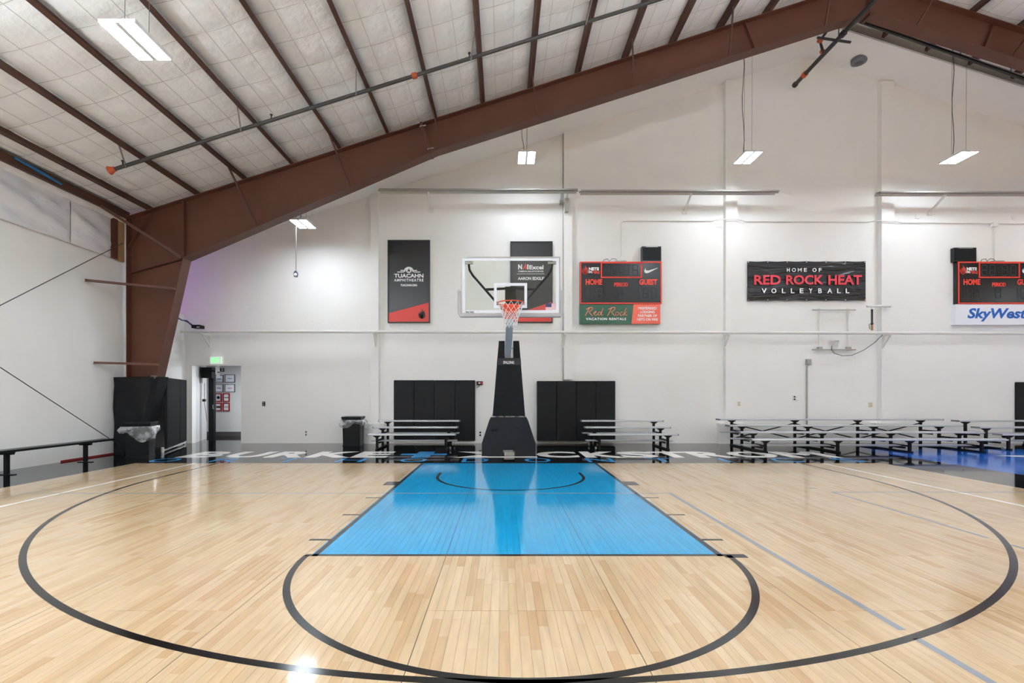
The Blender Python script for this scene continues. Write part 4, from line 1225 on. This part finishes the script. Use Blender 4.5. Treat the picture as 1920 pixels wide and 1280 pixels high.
stroke([(1158, 584.5), (1155, 586), (1154, 589.5), (1156, 591.5), (1159.5, 589.5), (1160.5, 586), (1158, 584.5)], 0.65, Y - 0.004, 'ink_salmon', t)
stroke([(1168, 585.5), (1165, 584.5), (1162, 588), (1163, 591.5), (1166, 591), (1169, 588.5)], 0.65, Y - 0.004, 'ink_salmon', t)
stroke([(1174, 577), (1171, 585), (1169.5, 592)], 0.7, Y - 0.004, 'ink_salmon', t)
stroke([(1176, 583.5), (1171.5, 587.5), (1174, 591), (1177, 590)], 0.65, Y - 0.004, 'ink_salmon', t)
wall_text('VACATION RENTALS', 1098.5, 1174, 595.5, 600, Y, 'ink_white', t, bold=0.03, spacing=1.15)
for k, s_ in enumerate(['PREFERRED', 'LODGING', 'PARTNER OF', 'NETS ON FIRE']):
    hw = (17.5, 13.5, 17.8, 19.5)[k]
    wall_text(s_, 1214 - hw, 1214 + hw, 575.3 + 7 * k, 580.2 + 7 * k, Y - 0.005, 'ink_white', t, bold=0.02)
t = adsign(1791.5, 1948, 570, 608.5, 'white sign with blue lettering under the cropped scoreboard', 'sign_white')
wall_text('SkyWest', 1814, 1925, 577.5, 602.5, Y, 'ink_blue', t, bold=0.03, shear=0.22)

# vinyl banner
YV = YW - 0.06
bx0, bx1, bz0, bz1 = wx(1401, YV), wx(1623, YV), wz(564, YV), wz(489.5, YV)
bn = thing('vinyl_banner', 'wrinkled black vinyl banner with red and white lettering', 'banner', ((bx0 + bx1) / 2, YW, bz0))
def bfn(u, v):
    du = min(u, 1 - u) * (bx1 - bx0); dv_ = min(v, 1 - v) * (bz1 - bz0)
    e = math.sin(math.pi * u) ** 0.5 * math.sin(math.pi * v) ** 0.5 if 0 < u < 1 and 0 < v < 1 else 0
    ang = math.atan2(min(v, 1 - v) * (bz1 - bz0) + 1e-4, min(u, 1 - u) * (bx1 - bx0) + 1e-4)
    rad = math.hypot(du, dv_)
    d_ = 0.018 * math.sin(ang * 13 + (1 if u < .5 else 2.3)) * math.exp(-rad * 1.3) * min(1, rad * 5) * e
    sag = 0.02 * (abs(math.sin(math.pi * u * 6)) - 0.6) * (1 if v in (0.0, 1.0) else 0)
    return Vector((bx0 + (bx1 - bx0) * u, YV - 0.012 * e + d_, bz0 + (bz1 - bz0) * v + (0.012 * abs(math.sin(6 * math.pi * u)) * (1 if v == 0 else -1 if v == 1 else 0))))
MB().grid(bfn, 90, 30).build('sheet', 'banner', bn, fix=False)
YT = YV - 0.034
for ch, c in zip('HOMEOF', (1478, 1488.4, 1499.4, 1510, 1527, 1537.7)):
    hw = 3.8 if ch in 'MO' else 2.7
    wall_text(ch, c - hw, c + hw, 502.5, 509.5, YT, 'banner_white', bn, bold=0.02)
for word, a, b in (('RED', 1413.7, 1464), ('ROCK', 1473.7, 1544), ('HEAT', 1552.9, 1616)):
    wall_text(word, a, b, 515.5, 533.5, YT, 'banner_red', bn, bold=0.03)
for ch, c in zip('VOLLEYBALL', (1432.7, 1450.9, 1469.3, 1486, 1502.8, 1520, 1537.5, 1555.7, 1572.8, 1589)):
    hw = 4.6 if ch in 'VOA' else 3.4
    wall_text(ch, c - hw, c + hw, 540.5, 549.5, YT, 'banner_white', bn, bold=0.02)
for k in range(7):
    for zz in (bz0 + 0.03, bz1 - 0.03):
        x = bx0 + 0.03 + (bx1 - bx0 - 0.06) * k / 6
        MB().lathe((x, YV - 0.008, zz), [(0.018, 0), (0.018, -0.006), (0.008, -0.006), (0.008, 0.06)], 10, 'y').build('grommet', 'galv', bn)

# television mount, hose bib, wall details
tv = thing('wall_mount', 'empty white rail mount below the vinyl banner', 'wall mount', PX(1563, 657, YW))
for py in (581, 655.5):
    MB().bar(PX(1523, py, YW - 0.12), PX(1604, py, YW - 0.12), 0.05, 0.035).build('rail', 'galv', tv)
for px in (1537.5, 1591.5):
    MB().bar(PX(px, 578, YW - 0.05), PX(px, 657, YW - 0.05), 0.05, 0.05, up=(0, 1, 0)).build('upright', 'wall', tv)
    MB().box(wx(px - 3, 14.1), wx(px + 4, 14.1), YW - 0.12, YW - 0.02, wz(656, 14.1), wz(650, 14.1)).build('clip', 'galv', tv)
MB().add([PX(1561, 652, 14.05), PX(1571, 652, 14.05), PX(1574, 638, 14.1), PX(1565, 638, 14.1)] + [PX(1561, 652, 14.02), PX(1571, 652, 14.02), PX(1574, 638, 14.07), PX(1565, 638, 14.07)],
         [(0, 1, 2, 3), (7, 6, 5, 4), (0, 4, 5, 1), (1, 5, 6, 2), (2, 6, 7, 3), (3, 7, 4, 0)]).build('plate', 'galv', tv)
cpts = [(1560, 648), (1559, 655), (1564, 662), (1580, 667), (1597, 666), (1620, 656), (1640, 642), (1655, 627)]
MB().tube([PX(a, b, 14.0) for a, b in cpts], 0.009, 6).build('cable', 'dark_wire', tv)
hb = thing('hose_bib', 'black and brass valve hanging from a short white pipe beside the pilaster', 'valve', PX(1635, 620, 13.85))
MB().tube([PX(1625, 574, 13.85), PX(1670, 574, 13.85)], 0.035, 8).build('crossbar', 'white_metal', hb)
MB().tube([PX(1662, 575, 13.85), PX(1661, 578, 14.2)], 0.03, 8).build('wall_arm', 'white_metal', hb)
MB().tube([PX(1635, 574, 13.85), PX(1635, 580, 13.85)], 0.03, 8).build('tee', 'white_metal', hb)
MB().tube([PX(1635, 580, 13.85), PX(1635, 582, 13.85), PX(1635, 605, 13.85), PX(1635, 606, 13.85), PX(1635, 609, 13.85)], [0.035, 0.027, 0.027, 0.042, 0.03], 10).build('hose', 'black_pipe', hb)
MB().tube([PX(1635, 609, 13.85), PX(1635, 612, 13.85), PX(1635, 619, 13.85)], [0.024, 0.032, 0.03], 8).build('valve_body', 'brass', hb)
MB().bar(PX(1634, 616, 13.83), PX(1630.5, 616, 13.83), 0.02, 0.02).bar(PX(1630.5, 616, 13.83), PX(1630, 607, 13.83), 0.02, 0.02).build('lever', 'galv', hb)

def plate(px0, px1, py0, py1, name, lab, cat, m, m2=None, dep=0.02):
    Y = YW
    x0, x1, z0, z1 = wx(px0, Y), wx(px1, Y), wz(py1, Y), wz(py0, Y)
    t = thing(name, lab, cat, ((x0 + x1) / 2, YW, z0))
    MB().box(x0, x1, Y - dep, Y, z0, z1).build('plate', m, t, bevel=0.004)
    if m2:
        cx, cz, w2, h2 = (x0 + x1) / 2, (z0 + z1) / 2, (x1 - x0) * 0.25, (z1 - z0) * 0.16
        for s_ in (-1, 1):
            MB().box(cx - w2, cx + w2, Y - dep - 0.004, Y - dep + 0.002, cz + s_ * h2 * 1.6 - h2, cz + s_ * h2 * 1.6 + h2).build('socket', m2, t)
    return t
plate(571.5, 577, 807, 817, 'wall_outlet', 'white outlet low on the wall between doorway and trash can', 'outlet', 'plate_white', 'dark_frame')
plate(897.5, 903.5, 808, 818, 'wall_outlet', 'white outlet low on the wall just left of the hoop base', 'outlet', 'plate_white', 'plastic_black')
plate(1382.5, 1388, 752.5, 761, 'wall_outlet', 'beige plate beside the pilaster left above the long bleacher', 'outlet', 'beige', 'beige_dark')
plate(1628.5, 1635.5, 754, 762.5, 'wall_outlet', 'beige plate beside the pilaster right above the long bleacher', 'outlet', 'beige', 'beige_dark')
plate(1485, 1490.5, 741.5, 750.5, 'wall_outlet', 'left of two small white boxes beside the grey conduit', 'outlet', 'plate_white', 'plastic_black', 0.05)
plate(1491.5, 1497, 742, 750.5, 'wall_outlet', 'right of two small white boxes beside the grey conduit', 'outlet', 'plate_white', None, 0.05)
plate(492.5, 497.5, 752.5, 761, 'card_reader', 'small black card reader on the wall right of the doorway', 'card reader', 'plastic_black', 'galv', 0.03)
plate(747, 753, 374, 382, 'wall_plate', 'small white blank plate high on the wall above the left sign board', 'plate', 'wall', None, 0.025)
plate(1716, 1723, 401.5, 409.5, 'wall_plate', 'small white blank plate high on the wall right of the right pilaster', 'plate', 'wall', None, 0.025)
plate(1897, 1903, 405, 412, 'wall_plate', 'small white blank plate high above the cropped scoreboard', 'plate', 'wall', None, 0.025)
plate(1367, 1372, 572, 577, 'wall_plate', 'tiny grey knob on the pilaster left of the banner', 'plate', 'galv', None, 0.05)
dv2 = plate(893.5, 905.5, 714.5, 721.5, 'alarm_device', 'small black and red alarm device beside the left wall pads', 'alarm', 'plastic_black', None, 0.06)
MB().box(wx(900, 14.1), wx(905, 14.1), YW - 0.07, YW - 0.055, wz(720, 14.1), wz(715.5, 14.1)).build('red_lens', 'red_frame', dv2)
MB().box(wx(897, 14.1), wx(900, 14.1), YW - 0.07, YW - 0.055, wz(719, 14.1), wz(716.5, 14.1)).build('strobe', 'plate_white', dv2)
MB().tube([PX(898, 721, 14.16), PX(898, 724, 14.16), PX(893, 727, 14.17)], 0.008, 6).build('cable', 'dark_wire', dv2)
ex = thing('exit_sign', 'glowing green exit sign over the doorway', 'exit sign', PX(404, 682, YW))
MB().box(wx(393.5, 14.12), wx(414, 14.12), 14.12, YW, wz(682, 14.12), wz(668.5, 14.12)).build('housing', 'exit_white', ex, bevel=0.006)
wall_text('EXIT', 396, 411, 670.5, 679.5, 14.119, 'exit_green', ex, bold=0.03)
hc = thing('hanging_camera', 'small blue-white camera hanging on a rod below the left LED light', 'camera', PX(554.5, 523, 12.75))
MB().tube([(wx(555.5, 12.75), 12.75, ztop(wx(555.5, 12.75)) + 0.15), PX(555, 510, 12.75)], 0.009, 6).build('rod', 'wire', hc)
MB().tube([PX(554.5, 508, 12.75), PX(554.5, 513, 12.75), PX(554.5, 519, 12.75)], [0.03, 0.06, 0.045], 12).build('body', 'ink_navy', hc)
MB().lathe(PX(554.5, 515, 12.7), [(0.04, 0), (0.04, -0.03), (0.025, -0.035)], 14, 'y').build('lens', 'plate_white', hc)
pl = thing('projector', 'black flood lamp with cables at the left end of the wall pipe', 'lamp', PX(370, 613, 13.9))
MB().box(wx(363, 13.8), wx(377.5, 13.8), 13.7, 13.95, wz(615.5, 13.8), wz(609.5, 13.8)).build('body', 'black_steel', pl)
MB().box(wx(369, 13.7), wx(374, 13.7), 13.69, 13.70, wz(614.5, 13.7), wz(611.5, 13.7)).build('lens', 'galv', pl)
MB().tube([PX(332, 595, 13.0), PX(341, 600, 13.7), PX(350, 601, 13.9), PX(356, 606, 13.9), PX(363, 611, 13.85)], 0.02, 6).tube([PX(332, 597, 13.0), PX(343, 600, 13.7), PX(352, 604, 13.9), PX(363, 613, 13.85)], 0.012, 6).build('cable', 'ink_navy', pl)
ld = thing('led_strip', 'purple and pink LED strip glowing behind the brown column', 'light', (-9.6, 12.9, 3.8))
MB().tube([(-9.62, 12.75, 3.95), (-9.62, 12.75, 5.1)], 0.03, 8).build('purple_tube', 'purple', ld)
MB().tube([(-9.9, 13.3, 3.85), (-9.9, 13.3, 4.25)], 0.03, 8).build('pink_tube', 'pink', ld)
MB().box(-9.98, -9.55, 12.7, 13.4, 3.79, 3.83).build('base', 'black_steel', ld)
tag(MB().tube([(-9.11, 8.95, 5.85), (-9.11, 9.4, 5.82), (-9.11, 9.9, 5.77)], [0.02, 0.035, 0.02], 6).build('blue_strap', 'blue_strap'), 'blue strap caught on the brown eave strut', 'strap')

# ------------------------------------------------------------------ wall pads
def pads(px0, px1, n_, py0, py1, where, names, dep=0.06):
    Y = YW - dep
    for k in range(n_):
        a, b = px0 + (px1 - px0) * k / n_, px0 + (px1 - px0) * (k + 1) / n_
        x0, x1 = wx(a, Y) + 0.003, wx(b, Y) - 0.003
        o = MB().box(x0, x1, Y - (0.02 if (where == 'right' and k == 1) else 0), YW, wz(py1, Y), wz(py0, Y)).build('wall_pad', 'vinyl_black', None, bevel=0.015)
        tag(o, names[k], 'wall pad', 'black vinyl wall pads')
ordn = ['leftmost', 'second from left', 'third from left', 'rightmost']
pads(738, 891, 4, 712.5, 826, 'left', [f'{q} of four black wall pads left of the hoop base' for q in ordn])
pads(1007, 1154, 4, 714, 826.5, 'right', [f'{q} of four black wall pads right of the hoop base' for q in ordn], 0.19)
pads(1906, 1945, 1, 716, 826, 'far', ['black wall pad cut off at the right edge of the picture'])

# ------------------------------------------------------------------ bleachers
def bleacher(xc, L, seats, foots, frames, lab, cross=False, casters=None):
    t = thing('bleacher', lab, 'bleacher', (xc, 12.9, 0), 'aluminium bleachers along the back wall')
    for (y, z) in seats:
        MB().box(xc - L / 2, xc + L / 2, y - 0.12, y + 0.12, z - 0.042, z).build('seat_plank', 'alu', t, bevel=0.008)
        for e in (-1, 1):
            MB().box(xc + e * L / 2 - 0.012, xc + e * L / 2 + 0.012, y - 0.121, y + 0.121, z - 0.043, z + 0.001).build('end_cap', 'ink_grey', t)
    for (y, z) in foots:
        MB().box(xc - L / 2, xc + L / 2, y - 0.12, y + 0.12, z - 0.03, z).build('foot_plank', 'alu', t, bevel=0.006)
    for fx in frames:
        mb = MB()
        ys = [s_[0] for s_ in seats]
        for (y, z) in seats:
            mb.box(fx - 0.03, fx + 0.03, y - 0.025, y + 0.025, 0.03, z - 0.043)
            mb.prism_xz([(fx - 0.03, z - 0.10), (fx + 0.03, z - 0.10), (fx + 0.10, z - 0.055), (fx + 0.10, z - 0.043), (fx - 0.10, z - 0.043), (fx - 0.10, z - 0.055)], y - 0.05, y + 0.05)
        mb.bar((fx, ys[0] + 0.06, 0.02), (fx, ys[-1] - 0.08, 0.02), 0.05, 0.04)
        for (a, b) in zip(seats, seats[1:]):
            zf = b[1] - 0.18
            if zf > 0.08:
                mb.bar((fx, a[0], zf), (fx, b[0] - 0.02, zf), 0.04, 0.04)
        for (y, z) in foots:
            mb.bar((fx, y - 0.2, max(0.06, z - 0.055)), (fx, y + 0.2, max(0.06, z - 0.055)), 0.04, 0.045)
        mb.build('stanchion', 'black_steel', t)
    if cross:
        for a, b in zip(frames, frames[1:]):
            for (p, q) in (((a, 0.62), (b, 0.18)), ((a, 0.18), (b, 0.62))):
                MB().bar((p[0], seats[0][0] + 0.04, p[1]), (q[0], seats[0][0] + 0.04, q[1]), 0.02, 0.03).build('cross_brace', 'black_steel', t)
    if casters is not None:
        for y in (seats[-1][0] - 0.02, seats[0][0] - 0.2):
            MB().lathe((casters, y, 0.045), [(0.02, -0.02), (0.045, -0.018), (0.045, 0.018), (0.02, 0.02)], 14, 'x').build('caster', 'galv', t)
            MB().tube([(casters, y, 0.36), (casters + 0.05, y, 0.36)], 0.05, 10).build('lock_ring', 'black_steel', t)
s3 = [(13.6, 0.715), (13.02, 0.57), (12.44, 0.425)]
f3 = [(13.4, 0.38), (12.84, 0.225)]
bleacher(-2.36, 2.27, s3, f3, (-3.26, -1.48), 'short aluminium bleacher before the left wall pads', casters=-1.36)
bleacher(3.36, 2.29, s3, f3, (2.5, 4.27), 'short aluminium bleacher right of the hoop base', casters=2.4)
bleacher(9.23, 6.28, [(13.6, 0.755), (13.02, 0.615), (12.44, 0.48), (11.86, 0.345)], [(13.42, 0.41), (12.84, 0.275), (12.2, 0.165)],
         (6.48, 8.27, 10.05, 11.83), 'long four-row aluminium bleacher under the vinyl banner', cross=True)
bleacher(13.95, 2.27, s3, f3, (13.1, 14.8), 'short aluminium bleacher cut off at the right edge', casters=12.95)

# ------------------------------------------------------------------ bench
bc = thing('bench', 'long low black bench along the left wall', 'bench', (-8.87, 8.5, 0))
MB().box(-9.0, -8.74, 5.4, 10.8, 0.405, 0.45).build('seat', 'bench_black', bc, bevel=0.01)
for y in (10.2, 8.58, 6.96):
    MB().box(-8.90, -8.84, y - 0.03, y + 0.03, 0.012, 0.405).prism_yz([(y - 0.03, 0.36), (y + 0.03, 0.36), (y + 0.05, 0.405), (y - 0.05, 0.405)], -8.98, -8.76).build('leg', 'bench_black', bc)
    MB().box(-9.02, -8.72, y - 0.03, y + 0.03, 0.0, 0.012).build('foot', 'bench_black', bc)

# ------------------------------------------------------------------ trash cans
def trash(cx, cy, w0, w1, h, rot, lab, droop):
    t = thing('trash_can', lab, 'trash can', (cx, cy, 0), 'black trash cans')
    c, s_ = math.cos(rot), math.sin(rot)
    def P(x, y, z): return (cx + x * c - y * s_, cy + x * s_ + y * c, z)
    def ringbox(mb, w_a, w_b, z0, z1):
        vs = [P(sx * w_a / 2, sy * w_a / 2, z0) for sx, sy in ((-1, -1), (1, -1), (1, 1), (-1, 1))] + [P(sx * w_b / 2, sy * w_b / 2, z1) for sx, sy in ((-1, -1), (1, -1), (1, 1), (-1, 1))]
        mb.add(vs, [(3, 2, 1, 0), (4, 5, 6, 7), (0, 1, 5, 4), (1, 2, 6, 5), (2, 3, 7, 6), (3, 0, 4, 7)])
        return mb
    ringbox(MB(), w0, w1, 0, h - 0.06).build('body', 'plastic_black', t, bevel=0.02)
    ringbox(MB(), w1 + 0.03, w1 + 0.05, h - 0.08, h).build('rim', 'plastic_black', t, bevel=0.012)
    ringbox(MB(), w0 + 0.012, w0 + 0.012, 0, 0.03).build('foot_band', 'plastic_black', t)
    rnd = random.Random(int(cx * 100))
    N = 64
    ph = [rnd.uniform(0, 6.28) for _ in range(4)]
    def bag(u, v):
        a = 2 * math.pi * u
        ca, sa = math.cos(a), math.sin(a)
        k = 1 / max(abs(ca), abs(sa))
        k = min(k, 1.32)
        flare = 0.03 + 0.03 * math.sin(math.pi * v) + 0.018 * math.sin(9 * a + ph[0]) * v + 0.012 * math.sin(17 * a + ph[1] + 5 * v)
        r_ = (w1 / 2 + 0.02 + flare) * k
        ln = 0.13 + droop * (0.5 + 0.5 * math.sin(2 * a + ph[2])) + 0.03 * math.sin(5 * a + ph[3])
        return Vector(P(r_ * ca, r_ * sa, h - 0.09 - ln * v))
    MB().grid(bag, N, 8).build('bag', 'bag', t, fix=False)
trash(-8.42, 11.15, 0.44, 0.50, 0.80, 0.35, 'black trash can with a loose clear bag beside the padded column', 0.22)
trash(wx(662.5, 13.65), 13.66, 0.47, 0.50, 0.82, 0.06, 'black trash can with a clear bag against the back wall', 0.1)
